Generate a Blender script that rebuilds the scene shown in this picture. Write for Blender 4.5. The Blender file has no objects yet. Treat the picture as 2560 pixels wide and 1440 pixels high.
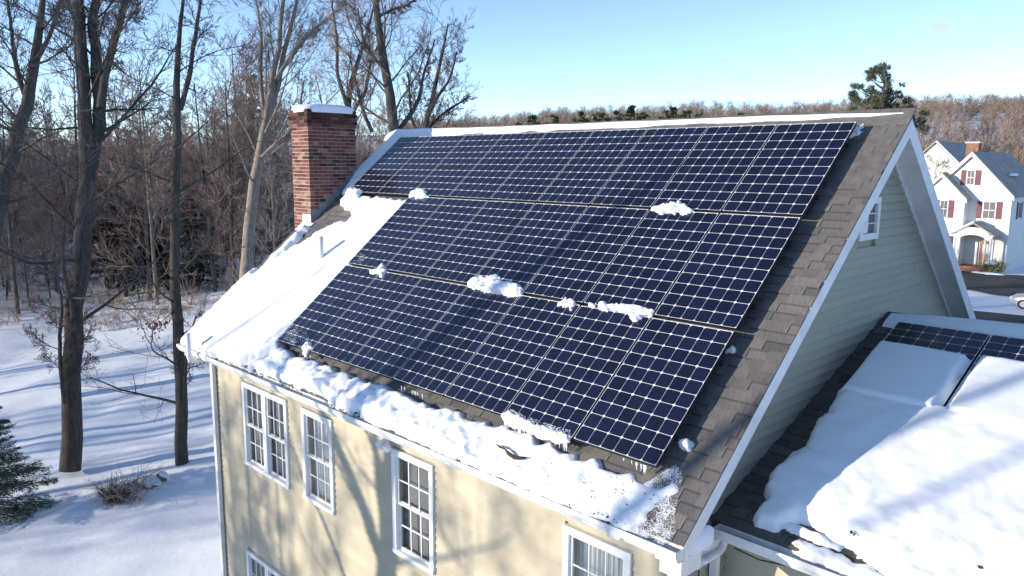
import bpy, math, random
import numpy as np
from math import radians, sin, cos, pi

SC = bpy.context.scene
COL = SC.collection
RNG = np.random.default_rng(7)
random.seed(7)

# ------------------------------------------------------------------ camera, sky, sun, exposure
F_PX = 1939.22
RC = np.array([[0.70222224, 0.71193274, 0.00597492],
               [0.11611442, -0.10624272, -0.9875373],
               [-0.70242535, 0.69416443, -0.15727166]])      # world -> camera (x right, y down, z forward)
CAM = np.array([3.8323, -9.5229, 9.0])
cam = bpy.data.cameras.new('camera')
cam.sensor_width = 36.0
cam.lens = F_PX / 2560 * 36
cam.clip_start = 0.1
cam.clip_end = 5000
camo = bpy.data.objects.new('camera', cam)
COL.objects.link(camo)
from mathutils import Matrix, Vector
R3 = np.array([RC[0], -RC[1], -RC[2]]).T
M4 = np.eye(4); M4[:3, :3] = R3; M4[:3, 3] = CAM
camo.matrix_world = Matrix(M4.tolist())
SC.camera = camo

SUN_AZ, SUN_EL = radians(31.0), radians(11.0)     # azimuth measured from -Y towards -X
SUN = np.array([-sin(SUN_AZ) * cos(SUN_EL), -cos(SUN_AZ) * cos(SUN_EL), sin(SUN_EL)])
world = bpy.data.worlds.new('World')
SC.world = world
world.use_nodes = True
wn, wl = world.node_tree.nodes, world.node_tree.links
wn.clear()
sky = wn.new('ShaderNodeTexSky')
sky.sky_type = 'NISHITA'
sky.sun_disc = False
sky.sun_elevation = SUN_EL
sky.sun_rotation = radians(180) + SUN_AZ
sky.altitude = 0
sky.air_density = 0.5
sky.dust_density = 0.0
sky.ozone_density = 1.0
bg = wn.new('ShaderNodeBackground')
bg.inputs['Strength'].default_value = 0.15
wo = wn.new('ShaderNodeOutputWorld')
def wmath(op, a, b=None):
    n_ = wn.new('ShaderNodeMath'); n_.operation = op
    for i_, v in enumerate((a, b)):
        if v is None: continue
        if hasattr(v, 'links'): wl.new(v, n_.inputs[i_])
        else: n_.inputs[i_].default_value = v
    return n_.outputs[0]
wtc = wn.new('ShaderNodeTexCoord')
col = sky.outputs['Color']
for (cx_, cy_, wx_, amt) in ((2365, 58, 1.9, 0.75), (1085, 178, 2.2, 0.5), (1290, 205, 2.0, 0.25)):      # small wisps of cloud
    dv = RC.T @ np.array([(cx_ - 1280) / F_PX, (cy_ - 720) / F_PX, 1.0]); dv = dv / np.linalg.norm(dv)
    df = wn.new('ShaderNodeVectorMath'); df.operation = 'SUBTRACT'; wl.new(wtc.outputs['Generated'], df.inputs[0]); df.inputs[1].default_value = dv
    sc_ = wn.new('ShaderNodeVectorMath'); sc_.operation = 'MULTIPLY'; wl.new(df.outputs[0], sc_.inputs[0]); sc_.inputs[1].default_value = (1, 1, 2.2)
    ln_ = wn.new('ShaderNodeVectorMath'); ln_.operation = 'LENGTH'; wl.new(sc_.outputs[0], ln_.inputs[0])
    q_ = wmath('DIVIDE', ln_.outputs['Value'], math.radians(wx_)); fall = wmath('SUBTRACT', 1.0, wmath('MULTIPLY', q_, q_)); fall = wmath('MAXIMUM', fall, 0.0)
    nz = wn.new('ShaderNodeTexNoise'); nz.inputs['Scale'].default_value = 45; nz.inputs['Detail'].default_value = 5; wl.new(sc_.outputs[0], nz.inputs['Vector'])
    mk = wmath('MULTIPLY', wmath('MULTIPLY', fall, wmath('MAXIMUM', wmath('MULTIPLY', wmath('SUBTRACT', nz.outputs['Fac'], 0.33), 2.6), 0.0)), amt); mk = wmath('MINIMUM', mk, 0.8)
    mxc = wn.new('ShaderNodeMix'); mxc.data_type = 'RGBA'; wl.new(mk, mxc.inputs[0]); wl.new(col, mxc.inputs[6]); mxc.inputs[7].default_value = (2.3, 2.1, 2.45, 1)
    col = mxc.outputs[2]
wl.new(col, bg.inputs['Color'])
wl.new(bg.outputs[0], wo.inputs[0])

sl = bpy.data.lights.new('sun', 'SUN')
sl.energy = 2.8
sl.angle = radians(0.55)
sl.color = (1.0, 0.90, 0.76)
so = bpy.data.objects.new('sun', sl)
COL.objects.link(so)
so.rotation_euler = Vector((-SUN[0], -SUN[1], -SUN[2])).to_track_quat('-Z', 'Y').to_euler()
so.location = (-20, -30, 30)

SC.view_settings.view_transform = 'Standard'
SC.view_settings.look = 'None'
SC.view_settings.exposure = 1.2
SC.view_settings.gamma = 1.0
SC.view_settings.use_curve_mapping = False
SC.render.engine = 'CYCLES'
SC.cycles.max_bounces = 8
SC.cycles.transparent_max_bounces = 16
SC.cycles.use_denoising = True

# ------------------------------------------------------------------ measuring helpers
def ray(x, y):
    return RC.T @ np.array([(x - 1280) / F_PX, (y - 720) / F_PX, 1.0])
def on_axis(x, y, axis, val):
    d = ray(x, y); t = (val - CAM[axis]) / d[axis]
    return CAM + t * d
def at_depth(x, y, depth):
    return CAM + ray(x, y) * depth
def on_plane(x, y, p, n):
    d = ray(x, y); t = ((np.asarray(p, float) - CAM) @ n) / (d @ n)
    return CAM + t * d

TH = radians(39.5); CT, ST = cos(TH), sin(TH)
NR = np.array([0, -ST, CT])
OFF = 9.5267                     # height of the upper edge of the panel array
GAP = 0.17                       # panels stand this far off the shingles
def panel_pt(u, s, h=0.0):       # along ridge, up slope, out of the panel plane
    return np.array([u, s * CT - h * ST, OFF + s * ST + h * CT])
def panel_uv(x, y, h=0.0):
    X = on_plane(x, y, panel_pt(0, 0, h), NR)
    X = X - panel_pt(0, 0, h)
    return X[0], X[1] * CT + X[2] * ST
def roof_pt(u, s, h=0.0):
    return panel_pt(u, s, h - GAP)
def roof_uv(x, y, h=0.0):
    return panel_uv(x, y, h - GAP)

# ------------------------------------------------------------------ object helpers
def obj(name, me, mat=None, parent=None, loc=None, rot=None):
    o = bpy.data.objects.new(name, me)
    COL.objects.link(o)
    if me is not None and mat is not None and len(me.materials) == 0:
        me.materials.append(mat)
    if parent is not None: o.parent = parent
    if loc is not None: o.location = [float(v) for v in loc]
    if rot is not None: o.rotation_euler = rot
    return o
def tag(o, label=None, cat=None, group=None, kind=None):
    if label: o['label'] = label
    if cat: o['category'] = cat
    if group: o['group'] = group
    if kind: o['kind'] = kind
    return o
def thing(name, label, cat, loc=(0, 0, 0), group=None, rotz=0.0):
    o = bpy.data.objects.new(name, None)
    o.empty_display_size = 0.3
    COL.objects.link(o)
    o.location = [float(v) for v in loc]
    o.rotation_euler = (0, 0, rotz)
    return tag(o, label, cat, group)
def mesh(name, verts, faces, smooth=False):
    me = bpy.data.meshes.new(name)
    me.from_pydata([tuple(map(float, v)) for v in verts], [], [tuple(map(int, f)) for f in faces])
    if smooth: me.polygons.foreach_set('use_smooth', [True] * len(me.polygons))
    me.update()
    return me
def fast_mesh(name, V, Fq=None, Ft=None, smooth=False):
    me = bpy.data.meshes.new(name)
    V = np.asarray(V, np.float32).reshape(-1, 3)
    Fq = np.zeros((0, 4), np.int32) if Fq is None else np.asarray(Fq, np.int32).reshape(-1, 4)
    Ft = np.zeros((0, 3), np.int32) if Ft is None else np.asarray(Ft, np.int32).reshape(-1, 3)
    me.vertices.add(len(V)); me.vertices.foreach_set('co', V.ravel())
    me.loops.add(Fq.size + Ft.size)
    me.loops.foreach_set('vertex_index', np.concatenate([Fq.ravel(), Ft.ravel()]))
    n = len(Fq) + len(Ft)
    me.polygons.add(n)
    st = np.concatenate([np.arange(len(Fq)) * 4, Fq.size + np.arange(len(Ft)) * 3]).astype(np.int32)
    me.polygons.foreach_set('loop_start', st)
    me.polygons.foreach_set('use_smooth', np.full(n, smooth))
    me.update(calc_edges=True)
    me.validate()
    return me
class MB:
    """collects simple solids into one mesh"""
    def __init__(self): self.v = []; self.f = []
    def add(self, v, f):
        b = len(self.v); self.v += [tuple(p) for p in v]; self.f += [tuple(i + b for i in q) for q in f]
    def box(self, x0, x1, y0, y1, z0, z1):
        self.add([(x0, y0, z0), (x1, y0, z0), (x1, y1, z0), (x0, y1, z0), (x0, y0, z1), (x1, y0, z1), (x1, y1, z1), (x0, y1, z1)],
                 [(0, 3, 2, 1), (4, 5, 6, 7), (0, 1, 5, 4), (1, 2, 6, 5), (2, 3, 7, 6), (3, 0, 4, 7)])
    def hexa(self, p):       # 8 points: bottom ring then top ring
        self.add(p, [(0, 3, 2, 1), (4, 5, 6, 7), (0, 1, 5, 4), (1, 2, 6, 5), (2, 3, 7, 6), (3, 0, 4, 7)])
    def prism(self, a, b):   # two equal rings a -> b
        n = len(a); a = [tuple(p) for p in a]; b = [tuple(p) for p in b]
        self.add(a + b, [tuple(range(n))[::-1], tuple(range(n, 2 * n))] + [(i, (i + 1) % n, n + (i + 1) % n, n + i) for i in range(n)])
    def tube(self, pts, r, n=10, caps=True):
        pts = [np.asarray(p, float) for p in pts]; rr = r if hasattr(r, '__len__') else [r] * len(pts)
        b = len(self.v); ref = None
        for i, p in enumerate(pts):
            d = pts[min(i + 1, len(pts) - 1)] - pts[max(i - 1, 0)]; d = d / np.linalg.norm(d)
            if ref is None: ref = np.cross(d, [0.31, 0.2, 0.93]); ref /= np.linalg.norm(ref)
            e = ref - d * (ref @ d); e /= np.linalg.norm(e); g = np.cross(d, e); ref = e
            for k in range(n):
                a = 2 * pi * k / n; self.v.append(tuple(p + rr[i] * (cos(a) * e + sin(a) * g)))
        m = len(pts)
        for i in range(m - 1):
            for k in range(n):
                self.f.append((b + i * n + k, b + i * n + (k + 1) % n, b + (i + 1) * n + (k + 1) % n, b + (i + 1) * n + k))
        if caps:
            self.f.append(tuple(b + k for k in range(n))[::-1]); self.f.append(tuple(b + (m - 1) * n + k for k in range(n)))
    def me(self, name, smooth=False): return mesh(name, self.v, self.f, smooth)
    def build(self, name, mat, parent=None, smooth=False, loc=None, rot=None):
        return obj(name, self.me(name, smooth), mat, parent, loc, rot)

# numpy value noise (2-D)
def vnoise(x, y, seed=0):
    x = np.asarray(x, float); y = np.asarray(y, float)
    xi = np.floor(x).astype(np.int64); yi = np.floor(y).astype(np.int64)
    fx = x - xi; fy = y - yi
    fx = fx * fx * (3 - 2 * fx); fy = fy * fy * (3 - 2 * fy)
    def h(a, b):
        n = (a * 374761393 + b * 668265263 + seed * 1274126177) & 0x7fffffff
        n = ((n ^ (n >> 13)) * 1274126177) & 0x7fffffff
        return ((n ^ (n >> 16)) & 0xffff) / 65535.0
    return (h(xi, yi) * (1 - fx) + h(xi + 1, yi) * fx) * (1 - fy) + (h(xi, yi + 1) * (1 - fx) + h(xi + 1, yi + 1) * fx) * fy
def fbm(x, y, seed=0, o=4):
    r = 0; a = 0.5; t = 0
    for k in range(o):
        r = r + a * vnoise(np.asarray(x) * 2 ** k, np.asarray(y) * 2 ** k, seed + k * 17); t += a; a *= 0.5
    return r / t

# ------------------------------------------------------------------ materials
def nmat(name):
    m = bpy.data.materials.new(name); m.use_nodes = True
    nt = m.node_tree
    return m, nt, nt.nodes['Principled BSDF']
def ramp(nt, fac, stops):
    r = nt.nodes.new('ShaderNodeValToRGB')
    while len(r.color_ramp.elements) < len(stops): r.color_ramp.elements.new(0.5)
    for e, (p, c) in zip(r.color_ramp.elements, stops):
        e.position = p; e.color = (*c, 1) if len(c) == 3 else c
    nt.links.new(fac, r.inputs[0])
    return r.outputs[0]
def noise(nt, scale, detail=4, rough=0.55, coord='Object', stretch=None):
    tc = nt.nodes.new('ShaderNodeTexCoord')
    n = nt.nodes.new('ShaderNodeTexNoise'); n.inputs['Scale'].default_value = scale
    n.inputs['Detail'].default_value = detail; n.inputs['Roughness'].default_value = rough
    src = tc.outputs[coord]
    if stretch:
        mp = nt.nodes.new('ShaderNodeMapping'); mp.inputs['Scale'].default_value = stretch
        nt.links.new(src, mp.inputs[0]); src = mp.outputs[0]
    nt.links.new(src, n.inputs['Vector'])
    return n.outputs['Fac']
def bump(nt, p, h, strength=0.3, dist=0.02):
    b = nt.nodes.new('ShaderNodeBump'); b.inputs['Strength'].default_value = strength; b.inputs['Distance'].default_value = dist
    nt.links.new(h, b.inputs['Height']); nt.links.new(b.outputs[0], p.inputs['Normal'])
def mix(nt, a, b, fac, mode='MIX'):
    m = nt.nodes.new('ShaderNodeMix'); m.data_type = 'RGBA'; m.blend_type = mode
    for s, v in ((m.inputs[0], fac), (m.inputs[6], a), (m.inputs[7], b)):
        if hasattr(v, 'links'): nt.links.new(v, s)
        elif hasattr(v, '__len__'): s.default_value = (*v, 1)
        else: s.default_value = v
    return m.outputs[2]
def rnd(nt):
    return nt.nodes.new('ShaderNodeObjectInfo').outputs['Random']

def simple(name, col, rough=0.6, spec=0.3, metal=0.0, var=0.12, scale=8, stretch=None, bmp=0.0, random_var=0.0):
    m, nt, p = nmat(name)
    f = noise(nt, scale, stretch=stretch)
    lo = tuple(c * (1 - var) for c in col); hi = tuple(min(1, c * (1 + var)) for c in col)
    c = ramp(nt, f, [(0.3, lo), (0.7, hi)])
    if random_var:
        g = ramp(nt, rnd(nt), [(0, (1 - random_var,) * 3), (1, (1 + random_var,) * 3)])
        c = mix(nt, c, g, 1.0, 'MULTIPLY')
    nt.links.new(c, p.inputs['Base Color'])
    p.inputs['Roughness'].default_value = rough; p.inputs['Metallic'].default_value = metal
    p.inputs['Specular IOR Level'].default_value = spec
    if bmp: bump(nt, p, noise(nt, scale * 3), bmp, 0.01)
    return m

def m_snow(name, col=(0.86, 0.88, 0.92), grain=60, b=0.25):
    m, nt, p = nmat(name)
    c = ramp(nt, noise(nt, 1.3, 5), [(0.3, tuple(v * 0.96 for v in col)), (0.7, col)])
    nt.links.new(c, p.inputs['Base Color'])
    p.inputs['Roughness'].default_value = 0.65; p.inputs['Specular IOR Level'].default_value = 0.25
    a = noise(nt, grain, 6, 0.7)
    bump(nt, p, a, b, 0.02)
    return m
M_SNOW = m_snow('snow_powder')
M_SNOWR = m_snow('snow_crusty', grain=38, b=0.5)

def m_shingle(name, base, band=False):
    m, nt, p = nmat(name)
    c1 = ramp(nt, noise(nt, 9, 3), [(0.35, tuple(v * 0.82 for v in base)), (0.65, tuple(v * 1.12 for v in base))])
    g = ramp(nt, noise(nt, 240, 2, 0.8), [(0.3, (0.62,) * 3), (0.7, (1.35,) * 3)])
    c2 = mix(nt, c1, g, 1.0, 'MULTIPLY')
    r = ramp(nt, rnd(nt), [(0.0, (0.74, 0.74, 0.77)), (0.35, (0.93, 0.92, 0.92)), (0.7, (1.03, 1.0, 0.97)), (1.0, (1.17, 1.12, 1.06))])
    c3 = mix(nt, c2, r, 1.0, 'MULTIPLY')
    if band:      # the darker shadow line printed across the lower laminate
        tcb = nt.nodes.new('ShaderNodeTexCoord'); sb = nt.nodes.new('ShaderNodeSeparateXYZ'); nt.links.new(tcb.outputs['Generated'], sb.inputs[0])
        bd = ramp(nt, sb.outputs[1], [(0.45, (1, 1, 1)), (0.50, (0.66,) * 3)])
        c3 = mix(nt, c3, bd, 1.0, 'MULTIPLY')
    nt.links.new(c3, p.inputs['Base Color'])
    p.inputs['Roughness'].default_value = 0.92; p.inputs['Specular IOR Level'].default_value = 0.15
    bump(nt, p, noise(nt, 260, 2, 0.8), 0.5, 0.004)
    return m
M_SHINGLE = m_shingle('asphalt_shingle', (0.160, 0.152, 0.148))
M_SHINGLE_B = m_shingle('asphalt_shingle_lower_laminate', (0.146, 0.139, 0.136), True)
M_SHINGLE_D = m_shingle('dark_asphalt_shingle', (0.125, 0.118, 0.113))
M_SHINGLE_DB = m_shingle('dark_shingle_lower_laminate', (0.115, 0.108, 0.104), True)

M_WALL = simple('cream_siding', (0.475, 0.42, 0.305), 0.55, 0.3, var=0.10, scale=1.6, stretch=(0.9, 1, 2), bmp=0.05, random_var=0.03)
M_GWALL = simple('shade_toned_siding', (0.335, 0.325, 0.25), 0.55, 0.3, var=0.05, scale=3, stretch=(1, 0.4, 6), bmp=0.05, random_var=0.04)  # the cream house paint again, with the gable side's shade put into its colour
M_TRIM = simple('white_trim', (0.77, 0.77, 0.76), 0.45, 0.4, var=0.09, scale=3.5)
M_METAL = simple('white_aluminium_gutter', (0.72, 0.72, 0.70), 0.4, 0.5, var=0.16, scale=6)
M_PVC = simple('white_pvc', (0.8, 0.8, 0.78), 0.3, 0.5, var=0.03)
M_FRAME = simple('silver_panel_frame', (0.74, 0.75, 0.76), 0.35, 0.5, metal=0.3, var=0.04)
M_BACK = simple('white_backsheet', (0.74, 0.75, 0.76), 0.5, 0.3, var=0.02)
M_RAIL = simple('dark_rail', (0.018, 0.018, 0.02), 0.5, 0.4)
M_DARK = simple('dark_interior', (0.03, 0.032, 0.035), 0.8, 0.2)
M_BLIND = simple('pale_blind', (0.62, 0.62, 0.60), 0.7, 0.2, var=0.1, scale=3, stretch=(14, 1, 1))
M_SHADE = simple('grey_screen', (0.16, 0.155, 0.16), 0.7, 0.2, var=0.15, scale=2)
M_LEAD = simple('lead_flashing', (0.22, 0.25, 0.31), 0.5, 0.5, metal=0.4, var=0.2, scale=6)
M_FLASHW = simple('pale_flashing', (0.72, 0.72, 0.70), 0.5, 0.4, var=0.08)
M_DEBRIS = simple('wet_leaf_debris', (0.06, 0.045, 0.03), 0.9, 0.2, var=0.5, scale=30)
M_ICE = simple('ice', (0.85, 0.89, 0.94), 0.15, 0.6, var=0.03)
M_WIRE = simple('black_cable', (0.02, 0.02, 0.02), 0.6)

def m_cell():
    m, nt, p = nmat('silicon_cell')
    c = ramp(nt, rnd(nt), [(0, (0.0036, 0.0046, 0.017)), (0.5, (0.0050, 0.0062, 0.024)), (1, (0.0080, 0.0092, 0.033))])
    nt.links.new(c, p.inputs['Base Color'])
    p.inputs['Roughness'].default_value = 0.35; p.inputs['Specular IOR Level'].default_value = 0.4
    return m
M_CELL = m_cell()
def m_glass(name, ior=1.45, rough=0.04, tint=(0.97, 0.98, 1.0), noise_amt=0.0):
    m = bpy.data.materials.new(name); m.use_nodes = True
    nt = m.node_tree; nt.nodes.clear()
    o = nt.nodes.new('ShaderNodeOutputMaterial'); t = nt.nodes.new('ShaderNodeBsdfTransparent'); g = nt.nodes.new('ShaderNodeBsdfGlossy')
    t.inputs[0].default_value = (*tint, 1); g.inputs['Roughness'].default_value = rough
    lw = nt.nodes.new('ShaderNodeLayerWeight'); lw.inputs['Blend'].default_value = 0.5      # same from both sides, so sun passes to what lies under the glass
    pw = nt.nodes.new('ShaderNodeMath'); pw.operation = 'POWER'; nt.links.new(lw.outputs['Facing'], pw.inputs[0]); pw.inputs[1].default_value = 5
    f0 = ((ior - 1) / (ior + 1)) ** 2
    f = nt.nodes.new('ShaderNodeMath'); f.operation = 'MULTIPLY_ADD'; nt.links.new(pw.outputs[0], f.inputs[0]); f.inputs[1].default_value = 1 - f0; f.inputs[2].default_value = f0
    mx = nt.nodes.new('ShaderNodeMixShader')
    nt.links.new(f.outputs[0], mx.inputs[0]); nt.links.new(t.outputs[0], mx.inputs[1]); nt.links.new(g.outputs[0], mx.inputs[2])
    nt.links.new(mx.outputs[0], o.inputs[0])
    if noise_amt:
        b = nt.nodes.new('ShaderNodeBump'); b.inputs['Strength'].default_value = noise_amt; b.inputs['Distance'].default_value = 0.02
        nt.links.new(noise(nt, 1.6, 2), b.inputs['Height']); nt.links.new(b.outputs[0], g.inputs['Normal'])
    return m
M_SOLARGLASS = m_glass('solar_glass', 1.42, 0.12, (0.97, 0.98, 1.0))
M_PANE = m_glass('window_glass', 1.5, 0.02, (0.93, 0.95, 0.95), 0.06)

def m_brick(name, dark):
    m, nt, p = nmat(name)
    k = 0.42 if dark else 1.0
    st = [(0.0, (0.055, 0.035, 0.035)), (0.16, (0.12, 0.05, 0.04)), (0.3, (0.175, 0.068, 0.055)), (0.65, (0.215, 0.088, 0.07)), (0.9, (0.27, 0.135, 0.105)), (1.0, (0.33, 0.22, 0.18))]
    c = ramp(nt, rnd(nt), [(a, tuple(v * k for v in b)) for a, b in st])
    n = ramp(nt, noise(nt, 30, 4), [(0.3, (0.75,) * 3), (0.7, (1.2,) * 3)])
    c = mix(nt, c, n, 1.0, 'MULTIPLY')
    bl = ramp(nt, noise(nt, 3.2, 5, 0.7), [(0.58, (0, 0, 0)), (0.72, (0.5,) * 3)])
    c = mix(nt, c, (0.42 * k, 0.36 * k, 0.32 * k), bl)
    nt.links.new(c, p.inputs['Base Color'])
    p.inputs['Roughness'].default_value = 0.9; p.inputs['Specular IOR Level'].default_value = 0.2
    bump(nt, p, noise(nt, 80, 4), 0.4, 0.005)
    return m
M_BRICK = m_brick('red_brick', False); M_BRICKD = m_brick('sooty_brick', True)
M_MORTAR = simple('mortar', (0.50, 0.45, 0.40), 0.95, 0.1, var=0.25, scale=14, bmp=0.2)
M_MORTARD = simple('sooty_mortar', (0.17, 0.15, 0.14), 0.95, 0.1, var=0.3, scale=14)

def m_bark(name, base, rv=0.25):
    m, nt, p = nmat(name)
    f = noise(nt, 3.0, 6, 0.65, stretch=(4, 4, 0.8))
    c = ramp(nt, f, [(0.3, tuple(v * 0.55 for v in base)), (0.55, base), (0.75, tuple(min(1, v * 1.6) for v in base))])
    g = ramp(nt, rnd(nt), [(0, (1 - rv, 1 - rv, 1 - rv)), (1, (1 + rv, 1 + rv * 0.9, 1 + rv * 0.8))])
    c = mix(nt, c, g, 1.0, 'MULTIPLY')
    nt.links.new(c, p.inputs['Base Color'])
    p.inputs['Roughness'].default_value = 0.9; p.inputs['Specular IOR Level'].default_value = 0.15
    bump(nt, p, noise(nt, 7.0, 6, 0.7, stretch=(4, 4, 0.7)), 0.7, 0.04)
    return m
M_BARK = m_bark('grey_bark', (0.095, 0.085, 0.078))
M_BARKL = m_bark('pale_bark', (0.26, 0.225, 0.19))
M_TWIG = simple('bare_twigs', (0.29, 0.25, 0.225), 0.9, 0.15, var=0.25, scale=1.5, random_var=0.25)
M_TWIGN = simple('dark_near_twigs', (0.13, 0.108, 0.10), 0.9, 0.15, var=0.25, scale=1.5)
M_TWIGR = simple('russet_twigs', (0.34, 0.25, 0.205), 0.9, 0.15, var=0.25, scale=1.5, random_var=0.3)
M_NEEDLE = simple('dark_needles', (0.035, 0.055, 0.026), 0.7, 0.2, var=0.45, scale=3, random_var=0.25)
M_NEEDLEP = simple('olive_pine_needles', (0.15, 0.155, 0.085), 0.7, 0.2, var=0.4, scale=1.2, random_var=0.2)
M_OAKLEAF = simple('dry_oak_leaves', (0.22, 0.075, 0.04), 0.8, 0.2, var=0.4, scale=9)
M_ASPH = simple('asphalt', (0.06, 0.058, 0.056), 0.85, 0.25, var=0.35, scale=0.6, bmp=0.1)
M_STONE = simple('grey_stone', (0.14, 0.14, 0.14), 0.9, 0.2, var=0.3, scale=5, bmp=0.4)
M_STRAW = simple('dead_grass', (0.13, 0.085, 0.05), 0.9, 0.1, var=0.4, scale=6)

# ------------------------------------------------------------------ setting: ground, hills, asphalt
def horizon_y(px): return 403.4 + 0.00605 * px
HX = np.array([-1500, -300, 300, 900, 1150, 1400, 1700, 2000, 2150, 2350, 2560, 3400])
HY = np.array([330, 320, 305, 288, 280, 255, 244, 252, 248, 240, 246, 256])
def hill(x, y):
    dx = np.asarray(x, float) - CAM[0]; dy = np.asarray(y, float) - CAM[1]
    r = np.hypot(dx, dy)
    xc = RC[0, 0] * dx + RC[0, 1] * dy; zc = RC[2, 0] * dx + RC[2, 1] * dy
    px = np.where(zc > 0.15 * r, 1280 + F_PX * xc / np.maximum(zc, 1e-3), np.where(xc < 0, -1500, 3400))
    px = np.clip(px, -1500, 3400)
    top = np.interp(px, HX, HY)
    z = (horizon_y(px) - top) / F_PX * 520 * 0.9 + 9 - 11
    t = np.clip((r - 170) / 370, 0, 1); t = t * t * (3 - 2 * t)
    rough = (fbm(np.asarray(x) / 60, np.asarray(y) / 60, 5) - 0.5) * 5 * np.clip((r - 120) / 100, 0, 1)
    return z * t + rough
def ground_z(x, y):
    x = np.asarray(x, float); y = np.asarray(y, float)
    r = np.hypot(x - CAM[0], y - CAM[1])
    und = ((fbm(x / 4.5, y / 4.5, 3, 3) - 0.5) * 0.42 + (fbm(x / 1.5, y / 1.1, 8, 3) - 0.5) * 0.16 * np.clip((60 - r) / 25, 0, 1)) * np.clip(1 - (r - 30) / 200, 0.2, 1) * np.where((y > 20) & (x > -25), 0.1, 1)
    # the yard falls gently towards the low sun
    tl = np.clip(((x + 20) * sin(SUN_AZ) + (y + 2) * cos(SUN_AZ)) * 0.13, -1.3, 1.3) * np.clip((32 - y) / 14, 0, 1) * np.clip((-4 - x) / 6, 0, 1)
    return und + tl + hill(x, y)
g = np.linspace(-1, 1, 460)
gx = -18 + np.sinh(g * 5.6) / np.sinh(5.6) * 1800
gy = 8 + np.sinh(g * 5.6) / np.sinh(5.6) * 1800
GX, GY = np.meshgrid(gx, gy, indexing='ij')
GZ = ground_z(GX, GY)
n = len(g)
ii = (np.arange(n - 1)[:, None] * n + np.arange(n - 1)[None]).ravel()
me = fast_mesh('ground', np.stack([GX, GY, GZ], -1).reshape(-1, 3), np.stack([ii, ii + n, ii + n + 1, ii + 1], 1), smooth=True)
m, nt, p = nmat('snowy_ground')
f1 = noise(nt, 0.22, 6, 0.6, 'Object'); f2 = noise(nt, 1.6, 5, 0.65)
litter = ramp(nt, noise(nt, 5, 4), [(0.3, (0.06, 0.04, 0.03)), (0.7, (0.17, 0.11, 0.075))])
tc = nt.nodes.new('ShaderNodeTexCoord'); sx = nt.nodes.new('ShaderNodeSeparateXYZ'); nt.links.new(tc.outputs['Object'], sx.inputs[0])
wood = nt.nodes.new('ShaderNodeMapRange'); wood.inputs[1].default_value = -32; wood.inputs[2].default_value = -52   # wood floor starts west of the yard
nt.links.new(sx.outputs[0], wood.inputs[0])
far = nt.nodes.new('ShaderNodeMapRange'); far.inputs[1].default_value = 80; far.inputs[2].default_value = 130
nt.links.new(sx.outputs[1], far.inputs[0])
mxx = nt.nodes.new('ShaderNodeMath'); mxx.operation = 'MAXIMUM'; nt.links.new(wood.outputs[0], mxx.inputs[0]); nt.links.new(far.outputs[0], mxx.inputs[1])
ad = nt.nodes.new('ShaderNodeMath'); ad.operation = 'MULTIPLY_ADD'; nt.links.new(f2, ad.inputs[0]); ad.inputs[1].default_value = 0.6; nt.links.new(f1, ad.inputs[2])
msk = ramp(nt, ad.outputs[0], [(0.86, (0, 0, 0)), (1.0, (1, 1, 1))])
mm = nt.nodes.new('ShaderNodeMath'); mm.operation = 'MULTIPLY'; nt.links.new(msk, mm.inputs[0]); nt.links.new(mxx.outputs[0], mm.inputs[1])
c = mix(nt, (0.82, 0.85, 0.90), litter, mm.outputs[0])
nt.links.new(c, p.inputs['Base Color']); p.inputs['Roughness'].default_value = 0.7; p.inputs['Specular IOR Level'].default_value = 0.2
bump(nt, p, noise(nt, 1.1, 9, 0.6), 0.30, 0.10)
tag(obj('ground', me, m), kind='structure')

def sheet(name, pts, z, mat):
    o = obj(name, mesh(name, [(x, y, z) for x, y in pts], [tuple(range(len(pts)))]), mat)
    return tag(o, kind='structure')
sheet('driveway', [(-40, 60), (-24, 58), (-14.4, 55.5), (-11, 53.2), (-6, 53.6), (4, 55), (14, 56), (14, 66), (2, 66.5), (-9, 67.2), (-12.5, 66.2), (-14.2, 64.6), (-15.5, 66.0), (-24, 66.5), (-40, 67)], 0.06, M_ASPH)
sheet('road', [(-60, 40), (-20, 41.5), (-9.5, 45.2), (-7.0, 45.6), (6, 46.5), (30, 47), (30, 36), (4, 36), (-20, 34), (-60, 32)], 0.06, M_ASPH)

# ------------------------------------------------------------------ the house
house = thing('house', 'cream clapboard house whose steep snowy roof carries the solar panels', 'house', (0, 0, 0))
RX0, RX1 = -9.87, 0.50                 # rakes
WX0, WX1 = -9.58, 0.22                 # gable walls
WY0, RIDGE_Y = -3.83, 0.36
WY1 = 2 * RIDGE_Y - WY0
def roof_z(y): return 9.3955 + 0.82434 * (min(y, 2 * RIDGE_Y - y) - 0.108)
RIDGE_Z = roof_z(RIDGE_Y)
EAVE_Y = -4.19
EAVE_Z = roof_z(EAVE_Y)
S_EAVE = (EAVE_Y - GAP * ST) / CT
S_RIDGE = (RIDGE_Y - GAP * ST) / CT

# roof slab: two slopes, 0.11 m thick, top a little under the shingles
mb = MB()
dz = 0.016
prof = [(EAVE_Y, EAVE_Z - dz), (RIDGE_Y, RIDGE_Z - dz), (2 * RIDGE_Y - EAVE_Y, EAVE_Z - dz), (2 * RIDGE_Y - EAVE_Y, EAVE_Z - dz - 0.11), (RIDGE_Y, RIDGE_Z - dz - 0.14), (EAVE_Y, EAVE_Z - dz - 0.11)]
mb.prism([(RX0 + 0.03, y, z) for y, z in prof], [(RX1 - 0.03, y, z) for y, z in prof])
roof = mb.build('roof', M_SHINGLE, house)

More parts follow.
